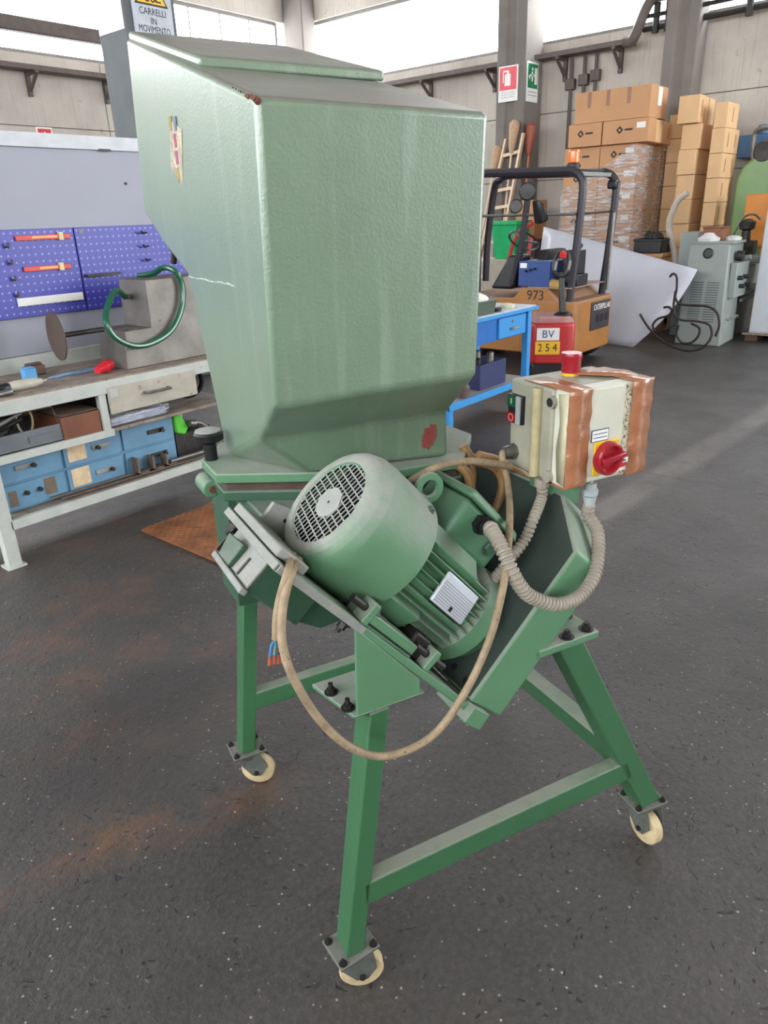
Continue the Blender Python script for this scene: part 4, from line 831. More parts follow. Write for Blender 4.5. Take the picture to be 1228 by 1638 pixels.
# backboard with perforated tool panels
bb_ = thing('tool_backboard', 'pale grey back board with white frame behind the bench', 'board', (2.2, 4.26, .0))
GREYB = mat('lilac_grey_board', (150, 152, 164), .5, var=.03, scale=3)
B().box(1.02, 3.4, 4.25, 4.27, .93, 2.01).build('board', GREYB, bb_)
B().box(1.0, 3.42, 4.235, 4.285, 2.005, 2.078).build('top_frame', mat('white_frame_paint', (196, 200, 204), .5), bb_, bevel=.003)
B().box(2.53, 2.605, 4.232, 4.236, 2.0, 2.012).build('frame_slot', DARKST, bb_)
for x in (1.02, 3.36): B().box(x, x + .04, 4.25, 4.285, 0, 2.01).build('post', MATS['white_frame_paint'], bb_)
B().cyl((2.68, 4.25, 1.83), (2.68, 4.243, 1.83), .008, 12).build('rivet', DARKST, bb_)
PEG = bpy.data.materials.new('perforated_blue_panel'); PEG.use_nodes = True
def peg_nodes(mt):
    n = mt.node_tree.nodes; l = mt.node_tree.links; b = n['Principled BSDF']; tc = n.new('ShaderNodeTexCoord'); sp_ = n.new('ShaderNodeSeparateXYZ'); l.new(tc.outputs['Object'], sp_.inputs[0])
    def cell(src):
        a = n.new('ShaderNodeMath'); a.operation = 'MULTIPLY'; a.inputs[1].default_value = 1 / .038; l.new(src, a.inputs[0])
        f = n.new('ShaderNodeMath'); f.operation = 'FRACT'; l.new(a.outputs[0], f.inputs[0])
        s = n.new('ShaderNodeMath'); s.operation = 'SUBTRACT'; s.inputs[1].default_value = .5; l.new(f.outputs[0], s.inputs[0])
        q = n.new('ShaderNodeMath'); q.operation = 'ABSOLUTE'; l.new(s.outputs[0], q.inputs[0]); return q.outputs[0]
    mx = n.new('ShaderNodeMath'); mx.operation = 'MAXIMUM'; l.new(cell(sp_.outputs['X']), mx.inputs[0]); l.new(cell(sp_.outputs['Z']), mx.inputs[1])
    lt = n.new('ShaderNodeMath'); lt.operation = 'LESS_THAN'; lt.inputs[1].default_value = .13; l.new(mx.outputs[0], lt.inputs[0])
    m_ = n.new('ShaderNodeMix'); m_.data_type = 'RGBA'; l.new(lt.outputs[0], m_.inputs[0]); m_.inputs[6].default_value = (*lin((64, 66, 160)), 1); m_.inputs[7].default_value = (*lin((140, 144, 200)), 1)
    l.new(m_.outputs[2], b.inputs['Base Color']); b.inputs['Roughness'].default_value = .4
peg_nodes(PEG)
pgp = thing('pegboard', 'perforated blue tool panel at left, with two red pencils hung on it', 'pegboard', (1.75, 4.24, 1.13))
B().box(1.2, 2.278, 4.228, 4.246, 1.135, 1.595).build('sheet', PEG, pgp, bevel=.003)
pgq = thing('pegboard', 'perforated blue tool panel at right, partly hidden by the hopper', 'pegboard', (2.8, 4.24, 1.13))
B().box(2.286, 3.36, 4.228, 4.246, 1.135, 1.595).build('sheet', PEG, pgq, bevel=.003)
B().box(2.31, 2.335, 4.222, 4.228, 1.56, 1.58).build('corner_clip', DUSTY, pgq)
PENC = mat('red_pencil_paint', (200, 52, 48), .4)
for z, x0, x1, lab in ((1.552, 1.935, 2.25, 'upper red carpenter pencil hung on the blue panel'), (1.39, 1.945, 2.22, 'lower red carpenter pencil hung on the blue panel')):
    pt_ = thing('carpenter_pencil', lab, 'pencil', ((x0 + x1) / 2, 4.225, z), group='red pencils on the panel')
    B().box(x0, x1, 4.214, 4.226, z - .014, z + .012).build('barrel', PENC, pt_, bevel=.002)
    B().box(x0 + .09, x1 - .08, 4.2125, 4.214, z - .006, z + .006).build('gold_print', mat('pencil_print', (220, 170, 110), .5), pt_)
    B().box(x1 - .07, x1 - .045, 4.208, 4.228, z - .02, z + .022).build('holder_clip', mat('yellow_clip', (206, 196, 150), .5), pt_)
single('white_label_rail', B().box(1.875, 2.26, 4.212, 4.228, 1.198, 1.24).box(1.88, 2.255, 4.209, 4.212, 1.203, 1.235), WHITE, 'white label strip fixed low on the left blue panel', 'strip')
single('tool_rack_bar', B().box(2.30, 2.52, 4.20, 4.228, 1.322, 1.335).box(2.30, 2.52, 4.19, 4.2, 1.322, 1.332), DARKST, 'dark toothed rack bar on the right blue panel', 'rack bar')
for i in range(3): single('panel_hook', B().tube([(2.76, 4.228, 1.55 - i * .08), (2.72, 4.20, 1.55 - i * .08), (2.70, 4.19, 1.56 - i * .08)], .006, 6), DARKST, 'small dark hook on the right blue panel, %s of three' % ('top', 'middle', 'bottom')[i], 'hook', 'hooks on the right panel')
for i in range(4): single('panel_hook', B().tube([(1.88, 4.228, 1.51 - i * .085), (1.88, 4.205, 1.51 - i * .085), (1.88, 4.20, 1.53 - i * .085)], .007, 6), STEEL, 'bright hook at the left end of the blue panel, %s' % ('first from top', 'second from top', 'third from top', 'lowest')[i], 'hook', 'hooks on the left panel')

# rusty chequer plate on the floor
RUSTM = mat('rusty_plate', (130, 82, 50), .75, .2, var=.4, scale=7, wear=.1, wearcol=(84, 62, 52), bump=.1)
mp_ = thing('chequer_plate', 'rusty orange chequer plate lying on the floor before the bench', 'floor plate', (2.4, 3.05, 0))
B().box(1.94, 2.95, 2.62, 3.46, .0, .012).build('plate', RUSTM, mp_, bevel=.002)
b = B()
for i in range(40):
    for j in range(34):
        x, y = 1.96 + i * .025, 2.635 + j * .025; s_ = .0085; t_ = .0022; d = (1 if (i + j) % 2 else -1)
        b.add([(x - s_, y - s_ * d, .012), (x + t_, y - t_ * d, .012), (x + s_, y + s_ * d, .012), (x - t_, y + t_ * d, .012), (x, y, .0155)], [(0, 1, 4), (1, 2, 4), (2, 3, 4), (3, 0, 4)])
b.build('raised_tread', RUSTM, mp_)['kind'] = 'stuff'

# ------------------------------------------------------------------ right side: blue table
TB = thing('blue_table', 'bright blue steel table with one drawer behind the hopper', 'table', (5.1, 3.4, 0))
tx0, tx1, ty0, ty1 = 4.40, 5.74, 3.07, 3.67
B().box(tx0, tx1, ty0, ty1, .815, .845).build('table_top', BLUET, TB, bevel=.003)
B().box(tx0 + .01, tx1 - .03, ty0 + .012, ty1 - .03, .845, .852).build('top_sheet', mat('pale_table_sheet', (196, 200, 206), .4), TB)
B().box(tx0, tx1, ty1 - .025, ty1, .845, .90).build('back_rim', mat('dark_blue_rim', (44, 92, 152), .4), TB)
for x0 in (tx0 + .02, tx1 - .15):
    for y0 in (ty0 + .015, ty1 - .07): B().box(x0, x0 + .055, y0, y0 + .055, 0, .815).build('leg', BLUET, TB, bevel=.003)
B().box(4.62, 5.56, ty0 + .04, ty1 - .05, .63, .812).build('drawer_case', mat('mid_blue_enamel', (38, 104, 178), .4), TB, bevel=.003)
d = B().box(5.13, 5.555, ty0 + .02, ty0 + .04, .64, .80).build('drawer', BLUET, TB, bevel=.004)
B().box(5.30, 5.40, ty0 - .012, ty0 + .02, .70, .715).build('handle', DUSTY, d, bevel=.003); B().cyl((5.34, ty0 + .02, .762), (5.34, ty0 + .012, .762), .014, 12).build('lock', DUSTY, d)
B().box(tx0 + .02, tx1 - .1, ty0 + .02, ty1 - .02, .225, .245).build('lower_shelf', mat('shelf_grey', (150, 142, 140), .6), TB)
B().box(tx0 + .02, tx1 - .1, ty0 + .005, ty0 + .03, .195, .25).build('shelf_rail', BLUET, TB, bevel=.002)
single('blue_crate', B().box(4.95, 5.35, 3.15, 3.5, .247, .262).box(4.95, 5.35, 3.15, 3.16, .262, .45).box(4.95, 5.35, 3.49, 3.5, .262, .45).box(4.95, 4.96, 3.16, 3.49, .262, .45).box(5.34, 5.35, 3.16, 3.49, .262, .45), mat('dark_blue_crate', (44, 52, 92), .5), 'dark blue open crate on the lower shelf of the blue table', 'crate')
for i, (x, y, h_) in enumerate(((5.05, 3.22, .22), (5.15, 3.3, .26), (5.24, 3.24, .24))):
    single('metal_part', B().lathe((x, y, .264), (.1 * i - .1, .05, 1), [(0, .05), (h_ * .5, .05), (h_ * .55, .03), (h_, .03), (h_ + .01, .018)], 14), STEEL if i else DARKST, 'turned metal part standing in the blue crate, %s of three' % ('left', 'middle', 'right')[i], 'metal part', 'parts in the blue crate')
single('oil_can', B().lathe((4.70, 3.14, .247), (0, 0, 1), [(0, .05), (.08, .05), (.1, .035), (.14, .03), (.16, .02), (.2, .018)], 16), mat('brown_can', (96, 78, 74), .5), 'small brown can on the front of the lower table shelf', 'can')
gb = thing('green_bin', 'small dark green bin with white cloth on the blue table', 'bin', (4.98, 3.2, .853))
B().hexa([(4.86, 3.12, .853), (5.10, 3.12, .853), (5.10, 3.32, .853), (4.86, 3.32, .853)], [(4.85, 3.11, .955), (5.115, 3.11, .955), (5.115, 3.33, .955), (4.85, 3.33, .955)]).build('bin', mat('bin_green', (72, 86, 74), .5), gb, bevel=.006)
B().box(4.845, 5.12, 3.105, 3.335, .945, .958).build('rim', MATS['bin_green'], gb, bevel=.003)
B().lathe((4.97, 3.22, .945), (0, 0, 1), [(0, .1), (.03, .105), (.05, .08), (.07, .03), (.072, 0)], 14).build('white_cloth', WHITE, gb)
single('black_torch', B().lathe((5.15, 3.42, .905), (1, -.15, 0), [(0, .02), (.15, .026), (.22, .034), (.30, .036), (.31, .03)], 16).cyl((5.2, 3.415, .853), (5.2, 3.415, .9), .02, 10).cyl((5.4, 3.385, .853), (5.4, 3.385, .88), .02, 10), BLACK, 'black tubular torch lying at the back of the blue table', 'torch')
single('crumpled_wrapper', B().lathe((5.42, 3.20, .853), (0, 0, 1), [(0, .06), (.02, .07), (.035, .04), (.038, 0)], 7), mat('cream_paper', (206, 206, 180), .7), 'small crumpled pale wrapper on the blue table', 'wrapper')
single('black_clip', B().box(5.14, 5.22, 3.13, 3.17, .853, .885).box(5.15, 5.21, 3.12, 3.13, .86, .875), BLACK, 'small black block beside the green bin on the blue table', 'block', bevel=.004)

# ------------------------------------------------------------------ red pallet truck
PJX, PJY = 6.66, 3.42
pj = thing('pallet_truck', 'red electric pallet truck with black tiller between table and forklift', 'pallet truck', (PJX, PJY, 0), R(-58), local=True)
REDPJ = mat('scuffed_red_cover', (170, 42, 44), .35, var=.08, scale=5, wear=.02)
b = B(); lo_ = [(-.20, 0), (-.16, -.06), (.12, -.06), (.24, .0), (.24, .36), (-.2, .36)]
b.prism([(x, y, .16) for x, y in lo_], [(x * .98, y, .56) for x, y in lo_]); b.build('battery_cover', REDPJ, pj, bevel=.025, seg=3)
b = B(); b.prism([(x * .97, y + .01, .555) for x, y in lo_], [(x * .8, y + .05, .62) for x, y in lo_]); b.build('hood', mat('pale_red_hood', (150, 74, 74), .4, dust=.9, dustcol=(170, 140, 138)), pj, bevel=.02, seg=3)
b = B(); b.prism([(x * 1.03, y * 1.05, .03) for x, y in lo_], [(x * 1.02, y * 1.02, .165) for x, y in lo_]); b.build('chassis', BLACK, pj, bevel=.01)
B().cyl((-.06, .2, .07), (.1, .2, .07), .069, 20).build('drive_wheel', RUBBER, pj)
for y in (-.12, .12): B().box(y - .07, y + .07, .36, .56, .06, .12).build('fork', DARKST, pj, bevel=.01); 
for y in (-.12, .12): B().cyl((y - .05, .5, .04), (y + .05, .5, .04), .0395, 16).build('load_roller', RUBBER, pj)
B().lathe((.12, .12, .6), (0, 0, 1), [(0, .09), (.03, .09), (.05, .06)], 20).build('tiller_base', BLACK, pj)
B().hexa([(.085, .10, .62), (.155, .10, .62), (.155, .16, .62), (.085, .16, .62)], [(.06, .16, 1.02), (.11, .16, 1.02), (.11, .2, 1.02), (.06, .2, 1.02)]).build('tiller_arm', BLACK, pj, bevel=.01)
B().tube([(.02, .17, 1.02), (.01, .18, 1.1), (.04, .19, 1.19), (.09, .19, 1.21), (.14, .19, 1.19), (.16, .18, 1.1), (.14, .17, 1.02), (.085, .17, .98)], .02, 8, closed=True).build('tiller_loop', BLACK, pj)
B().lathe((.09, .17, 1.17), (0, -.4, 1), [(0, .035), (.04, .035), (.05, .02)], 14).build('belly_switch', REDP, pj)
for s_ in (.02, .15): B().cyl((s_, .15, 1.05), (s_ + .01, .13, 1.13), .013, 8).build('lever', DUSTY, pj)
B().box(-.14, .08, -.0635, -.0605, .40, .52).build('number_plate', WHITE, pj)
text('BV', .105, mat('navy_print', (40, 60, 120), .5), pj, (-.03, -.0645, .458), (1, 0, 0), (0, 0, 1))
B().box(-.15, .09, -.0635, -.0605, .262, .39).build('number_plate', mat('yellow_sticker', (226, 176, 40), .5), pj)
text('2 5 4', .11, BLACKP, pj, (-.03, -.0645, .325), (1, 0, 0), (0, 0, 1), xs=.85)

# ------------------------------------------------------------------ forklift
FK = thing('forklift', 'old yellow forklift with black overhead guard parked by the cartons', 'forklift', (7.65, 4.2, 0))
FY = mat('worn_yellow_paint', (152, 102, 50), .5, var=.15, scale=4, wear=.05, wearcol=(92, 62, 40), dust=.7, dustcol=(150, 130, 118))
def rbox(x0, x1, y0, y1, r, n=6):
    pts = []
    for cx, cy, a0 in ((x0 + r, y0 + r, 180), (x1 - r, y0 + r, 270), (x1 - r, y1 - .02, 0), (x0 + .0, y1 - .0, 90)):
        if a0 in (180, 270):
            for i in range(n + 1): a = R(a0 + 90 * i / n); pts.append((cx + r * math.cos(a), cy + r * math.sin(a)))
        else: pts.append((cx + (.0), cy))
    return pts
cwp = rbox(7.14, 8.2, 3.42, 4.05, .16)
cw = B().prism([(x, y, .14) for x, y in cwp], [(x, y, .70) for x, y in cwp]).build('counterweight', FY, FK, bevel=.02)
B().box(7.55, 8.02, 3.405, 3.425, .36, .66).build('grille_plate', mat('dark_grey_plate', (46, 42, 46), .6), cw, bevel=.02)
text('CATERPILLAR', .085, WHITE, cw, (7.80, 3.403, .60), (1, 0, 0), (0, 0, 1), xs=.8)
for i in range(3): B().box(7.66 + i * .12, 7.74 + i * .12, 3.402, 3.406, .44, .52).build('vent_slot', BLACK, cw)
B().prism([(7.16, 4.05, .14), (7.16, 4.9, .14), (7.16, 4.9, .72), (7.16, 4.3, .72), (7.16, 4.15, .72), (7.16, 4.05, .83), (7.16, 3.75, .83), (7.16, 3.6, .70)], [(8.18, 4.05, .14), (8.18, 4.9, .14), (8.18, 4.9, .72), (8.18, 4.3, .72), (8.18, 4.15, .72), (8.18, 4.05, .83), (8.18, 3.75, .83), (8.18, 3.6, .70)]).build('body', FY, FK, bevel=.015)
text('973', .14, BLACKP, FK, (7.158, 3.88, .755), (0, -1, 0), (0, 0, 1))
B().box(7.2, 8.1, 3.5, 4.0, .829, .84).build('hood_cover', mat('dusty_pink_hood', (160, 132, 124), .6), FK, bevel=.004)
B().box(7.45, 7.9, 4.0, 4.5, .83, .98).build('seat', RUBBER, FK, bevel=.05, seg=3)
B().box(7.45, 7.9, 3.9, 4.05, .95, 1.2).build('seat_back', RUBBER, FK, bevel=.04, seg=3)
GUA = mat('dark_guard_paint', (40, 36, 44), .45, var=.15)
for x in (7.27, 8.07):
    B().tube([(x, 3.54, .70), (x, 3.50, 1.2), (x, 3.47, 1.75), (x, 3.50, 1.88), (x, 3.60, 1.945), (x, 3.8, 1.955), (x, 4.75, 1.985), (x, 4.9, 1.95), (x, 4.98, 1.85), (x, 5.06, 1.3), (x, 5.08, .8)], .042, 8, sub=5).build('guard_frame', GUA, FK)
for y in (3.62, 3.95, 4.25, 4.55, 4.82): B().box(7.27, 8.07, y - .02, y + .02, 1.945 + (y - 3.6) * .025, 1.975 + (y - 3.6) * .025).build('roof_bar', GUA, FK, bevel=.005)
B().box(7.27, 8.07, 3.52, 3.58, 1.90, 1.94).build('roof_bar', DUSTY, FK, bevel=.005)
bc = B().lathe((7.42, 3.66, 1.985), (0, 0, 1), [(0, .07), (.03, .07), (.035, .055), (.05, .055)], 20).build('beacon', DARKST, FK)
B().lathe((7.42, 3.66, 2.03), (0, 0, 1), [(0, .058), (.02, .06), (.10, .056), (.115, .04), (.118, 0)], 24).build('amber_lens', mat('amber_lens', (230, 110, 36), .2, coat=.5), bc)
B().box(7.98, 8.12, 3.44, 3.54, 1.78, 1.87).build('rear_lamp', BLACK, FK, bevel=.02)
B().cyl((7.2, 3.5, 1.55), (7.2, 4.6, 1.56), .014, 8).build('side_rail', STEEL, FK); B().cyl((7.2, 3.5, 1.55), (8.07, 3.49, 1.56), .012, 8).build('rear_rail', DARKST, FK)
B().cyl((8.02, 3.46, .75), (8.02, 3.45, 1.55), .018, 8).build('exhaust_pipe', STEEL, FK)
# steering console and wheel
B().hexa([(7.24, 4.22, .80), (7.5, 4.22, .80), (7.5, 4.5, .80), (7.24, 4.5, .80)], [(7.26, 4.10, 1.16), (7.46, 4.10, 1.16), (7.46, 4.28, 1.16), (7.26, 4.28, 1.16)]).build('steering_console', BLACK, FK, bevel=.03)
sw = B().lathe((7.36, 4.16, 1.30), (-.25, -.62, 1), [(-.012, .165), (.0, .178), (.012, .165), (.0, .15)], 36, closed=True).build('steering_wheel', BLACK, FK)
B().cyl((7.36, 4.16, 1.30), (7.36, 4.2, 1.14), .03, 12).build('steering_shaft', BLACK, FK)
for a in range(3):
    t_ = R(a * 120 + 30); ax_ = Vector((-.25, -.62, 1)).normalized(); e_ = ax_.orthogonal().normalized(); f_ = ax_.cross(e_)
    B().cyl((7.36, 4.16, 1.295), Vector((7.36, 4.16, 1.30)) + (e_ * math.cos(t_) + f_ * math.sin(t_)) * .165, .012, 8).build('spoke', STEEL, sw)
B().tube([(7.24, 4.22, .85), (7.22, 4.10, 1.3), (7.2, 4.02, 1.9)], .035, 8, smooth=False).build('front_pillar', GUA, FK)
B().lathe((7.15, 4.02, 1.78), (-1, -.5, 0), [(0, .07), (.03, .085), (.04, .075), (.042, 0)], 20).build('mirror', BLACK, FK)
B().lathe((7.14, 4.14, 1.64), (-1, -.5, .1), [(0, .05), (.04, .07), (.05, .06), (.052, 0)], 16).build('work_lamp', BLACK, FK)
B().hexa([(7.16, 3.86, 1.46), (7.2, 3.78, 1.5), (7.24, 3.86, 1.5), (7.2, 3.96, 1.46)], [(7.12, 3.88, 1.70), (7.16, 3.82, 1.66), (7.2, 3.9, 1.66), (7.16, 3.98, 1.7)]).build('side_screen', BLACK, FK, bevel=.02)
bx_ = B().box(7.20, 7.6, 3.75, 4.12, .84, 1.10).build('control_panel', mat('royal_blue_box', (34, 66, 128), .4), FK, bevel=.006)
for i in range(3): B().cyl((7.20, 4.02 - i * .05, 1.0 + i * .012), (7.16, 4.02 - i * .05, 1.0 + i * .012), .012, 8).build('key', BLACK, bx_)
B().box(7.198, 7.2, 4.02, 4.1, 1.03, 1.08).build('label', WHITE, bx_)
for i, (x, y) in enumerate(((7.30, 3.72), (8.05, 3.72), (7.3, 4.95), (8.05, 4.95))):
    w_ = B().lathe((x - .09, y, .26), (1, 0, 0), [(0, .10), (.0, .2), (.02, .25), (.06, .26), (.12, .26), (.16, .25), (.18, .2), (.18, .1)], 32).build('wheel', RUBBER, FK)
    B().cyl((x - .095, y, .26), (x + .095, y, .26), .11, 18).build('hub', FY, w_)
B().box(7.35, 8.0, 5.1, 5.2, .1, 2.0).build('mast', GUA, FK, bevel=.01)
single('yellow_gloves', B().lathe((7.22, 3.62, .862), (.3, 1, .05), [(0, .02), (.02, .05), (.12, .055), (.22, .04), (.24, .0)], 10), mat('glove_yellow', (170, 140, 80), .8), 'yellow work glove lying on the forklift hood', 'glove')
single('tool_holder', B().box(7.34, 7.60, 3.50, 3.72, .842, .96).box(7.38, 7.56, 3.52, 3.7, .96, 1.2).cyl((7.4, 3.56, 1.2), (7.5, 3.56, 1.25), .03, 8), BLACK, 'black tool gear standing on the rear of the forklift', 'tool', bevel=.01)

# ------------------------------------------------------------------ white sheet, scroll iron
SHT = mat('white_coated_sheet', (192, 194, 204), .35, var=.05, scale=2, bump=.03, bscale=4)
def bl(c, s, t):
    return tuple(c[0][k] * (1 - s) * (1 - t) + c[1][k] * s * (1 - t) + c[2][k] * s * t + c[3][k] * (1 - s) * t for k in range(3))
cs = [(9.18, 4.9, .02), (8.80, 3.40, .004), (9.06, 2.83, .90), (9.75, 5.2, 1.38)]
b = B(); n = 12; vs = []; fs = []
for j in range(n + 1):
    for i in range(n + 1):
        s_, t_ = i / n, j / n; p = Vector(bl(cs, s_, t_)); p += Vector((-.05, .02, 0)) * math.sin(math.pi * t_); p.z = max(p.z, .004)
        if s_ > .6: p.y -= .10 * (s_ - .6) / .4 * math.sin(math.pi * t_) * 1.2
        vs.append(p)
for j in range(n):
    for i in range(n): k_ = j * (n + 1) + i; fs.append((k_, k_ + 1, k_ + n + 2, k_ + n + 1))
b.add(vs, fs); o = single('white_sheet', b, SHT, 'large white coated metal sheet leaning against cartons behind the forklift', 'metal sheet'); so = o.modifiers.new('thick', 'SOLIDIFY'); so.thickness = .006
IRON = mat('black_wrought_iron', (52, 40, 40), .6, .4, var=.3, scale=20)
sc = thing('scroll_ironwork', 'bent dark iron scrolls standing before the white sheet', 'ironwork', (8.72, 3.0, 0))
XI = 8.72
for pts in ([(8.7200, 3.0214, 0.8421), (8.7200, 2.9901, 0.8768), (8.7200, 2.9439, 0.8438), (8.7200, 2.9283, 0.7146), (8.7200, 2.9317, 0.6249), (8.7200, 2.8881, 0.5574), (8.7200, 2.8016, 0.5405), (8.7200, 2.5740, 0.5373), (8.7200, 2.4581, 0.4751), (8.7200, 2.4130, 0.3414), (8.7200, 2.4360, 0.2157)],
            [(8.7200, 2.9400, 0.6936), (8.7200, 2.9405, 0.5201), (8.7200, 2.9067, 0.4166), (8.7200, 2.8300, 0.3716), (8.7200, 2.6545, 0.3680), (8.7200, 2.5198, 0.3347), (8.7200, 2.4791, 0.2334), (8.7200, 2.4958, 0.1554)],
            [(8.7200, 3.0536, 0.5007), (8.7200, 2.9968, 0.5105), (8.7200, 2.9561, 0.4703), (8.7200, 2.9925, 0.4119), (8.7200, 3.1047, 0.3699), (8.7200, 3.1557, 0.2948), (8.7200, 3.1107, 0.2252), (8.7200, 2.9896, 0.2622), (8.7200, 2.8815, 0.3262)],
            [(8.6800, 3.3115, 0.4208), (8.6800, 3.2154, 0.2961), (8.6800, 3.0990, 0.1878), (8.6800, 2.9407, 0.0909), (8.6800, 2.7394, 0.0352), (8.6800, 2.5685, 0.0710), (8.6800, 2.4853, 0.1689), (8.7000, 2.4734, 0.2366)],
            [(8.7400, 2.8651, 0.3105), (8.7400, 2.8736, 0.2028), (8.7400, 2.8053, 0.1144), (8.7400, 2.6995, 0.1226), (8.7400, 2.6321, 0.1987), (8.7400, 2.6300, 0.2903), (8.7400, 2.7270, 0.3402)]):
    B().tube(pts, .013, 8).build('scroll', IRON, sc)

# ------------------------------------------------------------------ cartons
LOGO = mat('carton_ink', (52, 42, 38), .7)
def carton(x0, x1, y0, y1, z0, z1, label, m=CARD, group=None, logo=False, tape=None, slip=False, dbl=False):
    t = thing('carton', label, 'carton', ((x0 + x1) / 2, (y0 + y1) / 2, z0), group=group)
    e = .004
    B().box(x0 + e, x1 - e, y0 + e, y1 - e, z0, z1 - .003).build('box', m, t, bevel=.006)
    if tape == 'x':   # dark strips across the hall-side face
        for f in (.28, .55, .8): B().box(x0 + e - .002, x0 + e, y0 + (y1 - y0) * f - .025, y0 + (y1 - y0) * f + .025, z1 - .2, z1 - .01).build('tape_strip', CARDD, t)
    if tape == 'y':
        n_ = 2 if dbl else 1
        for k in range(n_): xm = x0 + (x1 - x0) * (k + .5) / n_; B().box(xm - .012, xm + .012, y0 + e - .002, y0 + e, z0 + .07, z1 - .06).build('tape_strip', CARDD, t)
        if dbl: xm = (x0 + x1) / 2; B().box(xm - .006, xm + .006, y0 + e - .003, y0 + e, z0 + .005, z1 - .01).build('flap_gap', LOGO, t)
    if logo:
        ym = y0 + (y1 - y0) * .62; zm_ = (z0 + z1) / 2 + .02; s_ = .05
        B().prism([(x0 + e - .002, ym - s_, zm_), (x0 + e - .002, ym, zm_ + s_), (x0 + e - .002, ym + s_, zm_), (x0 + e - .002, ym, zm_ - s_)], [(x0 + e, ym - s_, zm_), (x0 + e, ym, zm_ + s_), (x0 + e, ym + s_, zm_), (x0 + e, ym, zm_ - s_)]).build('printed_logo', LOGO, t)
        B().prism([(x0 + e - .003, ym - s_ * .4, zm_), (x0 + e - .003, ym, zm_ + s_ * .4), (x0 + e - .003, ym + s_ * .4, zm_), (x0 + e - .003, ym, zm_ - s_ * .4)], [(x0 + e - .0018, ym - s_ * .4, zm_), (x0 + e - .0018, ym, zm_ + s_ * .4), (x0 + e - .0018, ym + s_ * .4, zm_), (x0 + e - .0018, ym, zm_ - s_ * .4)]).build('printed_logo', m, t)
        B().box(x0 + e - .002, x0 + e, ym - .18, ym - .07, zm_ - .012, zm_ + .012).build('printed_word', LOGO, t)
    if slip: B().box(x0 + e - .002, x0 + e, y0 + .05, y0 + .17, z1 - .12, z1 - .05).build('delivery_slip', WHITE, t)
    return t
ROWH = .285
ordn = ['lowest', 'second', 'third', 'fourth', 'fifth', 'sixth', 'seventh', 'topmost']
pal = thing('wooden_pallet', 'wooden pallet under the wrapped carton stack', 'pallet', (11.1, 4.84, 0))
for i in range(5): B().box(10.6, 11.95, 4.30 + i * .235, 4.42 + i * .235, .095, .118).build('slat', WOODTOP, pal)
for y in (4.32, 4.78, 5.26): B().box(10.6, 11.95, y, y + .1, 0, .095).build('block', WOODTOP, pal)
for r_ in range(8):
    z0 = .12 + r_ * ROWH
    for c_ in range(2):
        y0 = 4.30 + c_ * .54
        carton(10.6, 11.08, y0, y0 + .54, z0, z0 + ROWH, 'brown carton in the wrapped pallet stack, %s row, %s' % (ordn[r_], 'right column' if c_ == 0 else 'left column'), CARD, 'cartons of the wrapped stack', logo=(r_ + c_) % 2 == 1 or r_ == 7, slip=c_ == 0 or r_ == 4)
    carton(11.085, 11.95, 4.30, 4.84, z0, z0 + ROWH, 'pale carton at the narrow side of the wrapped stack, %s row' % ordn[r_], CARDL, 'cartons of the wrapped stack', tape='y', dbl=True)
# stretch film round the stack
WRAP = bpy.data.materials.new('stretch_film'); WRAP.use_nodes = True; film_mat(WRAP, (.97, .97, .97), .5, 26)
b = B(); x0, x1, y0, y1 = 10.585, 11.965, 4.285, 5.395
pl = [(x0, y1), (x0, y0), (x1, y0), (x1, y1)]; vs = []; fs = []; nz_ = 14; per = []
for k in range(3):
    p, q = Vector((*pl[k], 0)), Vector((*pl[k + 1], 0))
    for i in range(8): per.append(p.lerp(q, i / 8))
per.append(Vector((*pl[3], 0)))
for j in range(nz_ + 1):
    for i, p in enumerate(per): vs.append((p.x - .006 * math.sin(j * 2.1 + i), p.y - .006 * math.cos(j * 1.7 + i * 1.3), .25 + (2.12 if i > 6 else 1.6 + .065 * i) * j / nz_))
m_ = len(per)
for j in range(nz_):
    for i in range(m_ - 1): fs.append((j * m_ + i, j * m_ + i + 1, (j + 1) * m_ + i + 1, (j + 1) * m_ + i))
b.add(vs, fs); single('stretch_film', b, WRAP, 'clear crinkled stretch film wrapped round the pallet of cartons', 'plastic film')
# loose cartons on top
zt = .12 + 8 * ROWH
carton(10.52, 10.80, 4.80, 5.30, zt, zt + .29, 'long carton with diamond logo on top of the wrapped stack, left one', CARD, 'cartons on top of the wrapped stack', logo=True)
carton(10.52, 10.80, 4.14, 4.79, zt, zt + .29, 'long carton with diamond logo and slip on top of the wrapped stack, right one', CARD, 'cartons on top of the wrapped stack', logo=True, slip=True)
for i in range(3): carton(10.82 + i * .25, 11.05 + i * .25, 4.15 + i * .03, 4.78, zt, zt + .28, 'narrow pale carton on top of wrapped stack, %s of three' % ('nearest', 'middle', 'farthest')[i], CARDL, 'narrow cartons on top of the wrapped stack', tape='y' if i == 2 else None)
tc_ = carton(10.55, 11.15, 4.16, 5.24, zt + .293, zt + .68, 'largest carton, lying crosswise at the very top', CARD, tape='x')
B().box(10.80, 10.93, 4.156, 4.164, zt + .44, zt + .66).build('delivery_slip', WHITE, tc_)
for i in range(9): carton(11.58, 11.95, 3.99, 4.27, .0 + i * .31, .308 + i * .31, 'carton in the narrow gap stack beside the wrapped pallet, %s from the floor' % ('first', 'second', 'third', 'fourth', 'fifth', 'sixth', 'seventh', 'eighth', 'ninth')[i], CARDL, 'cartons of the gap stack', tape='y')
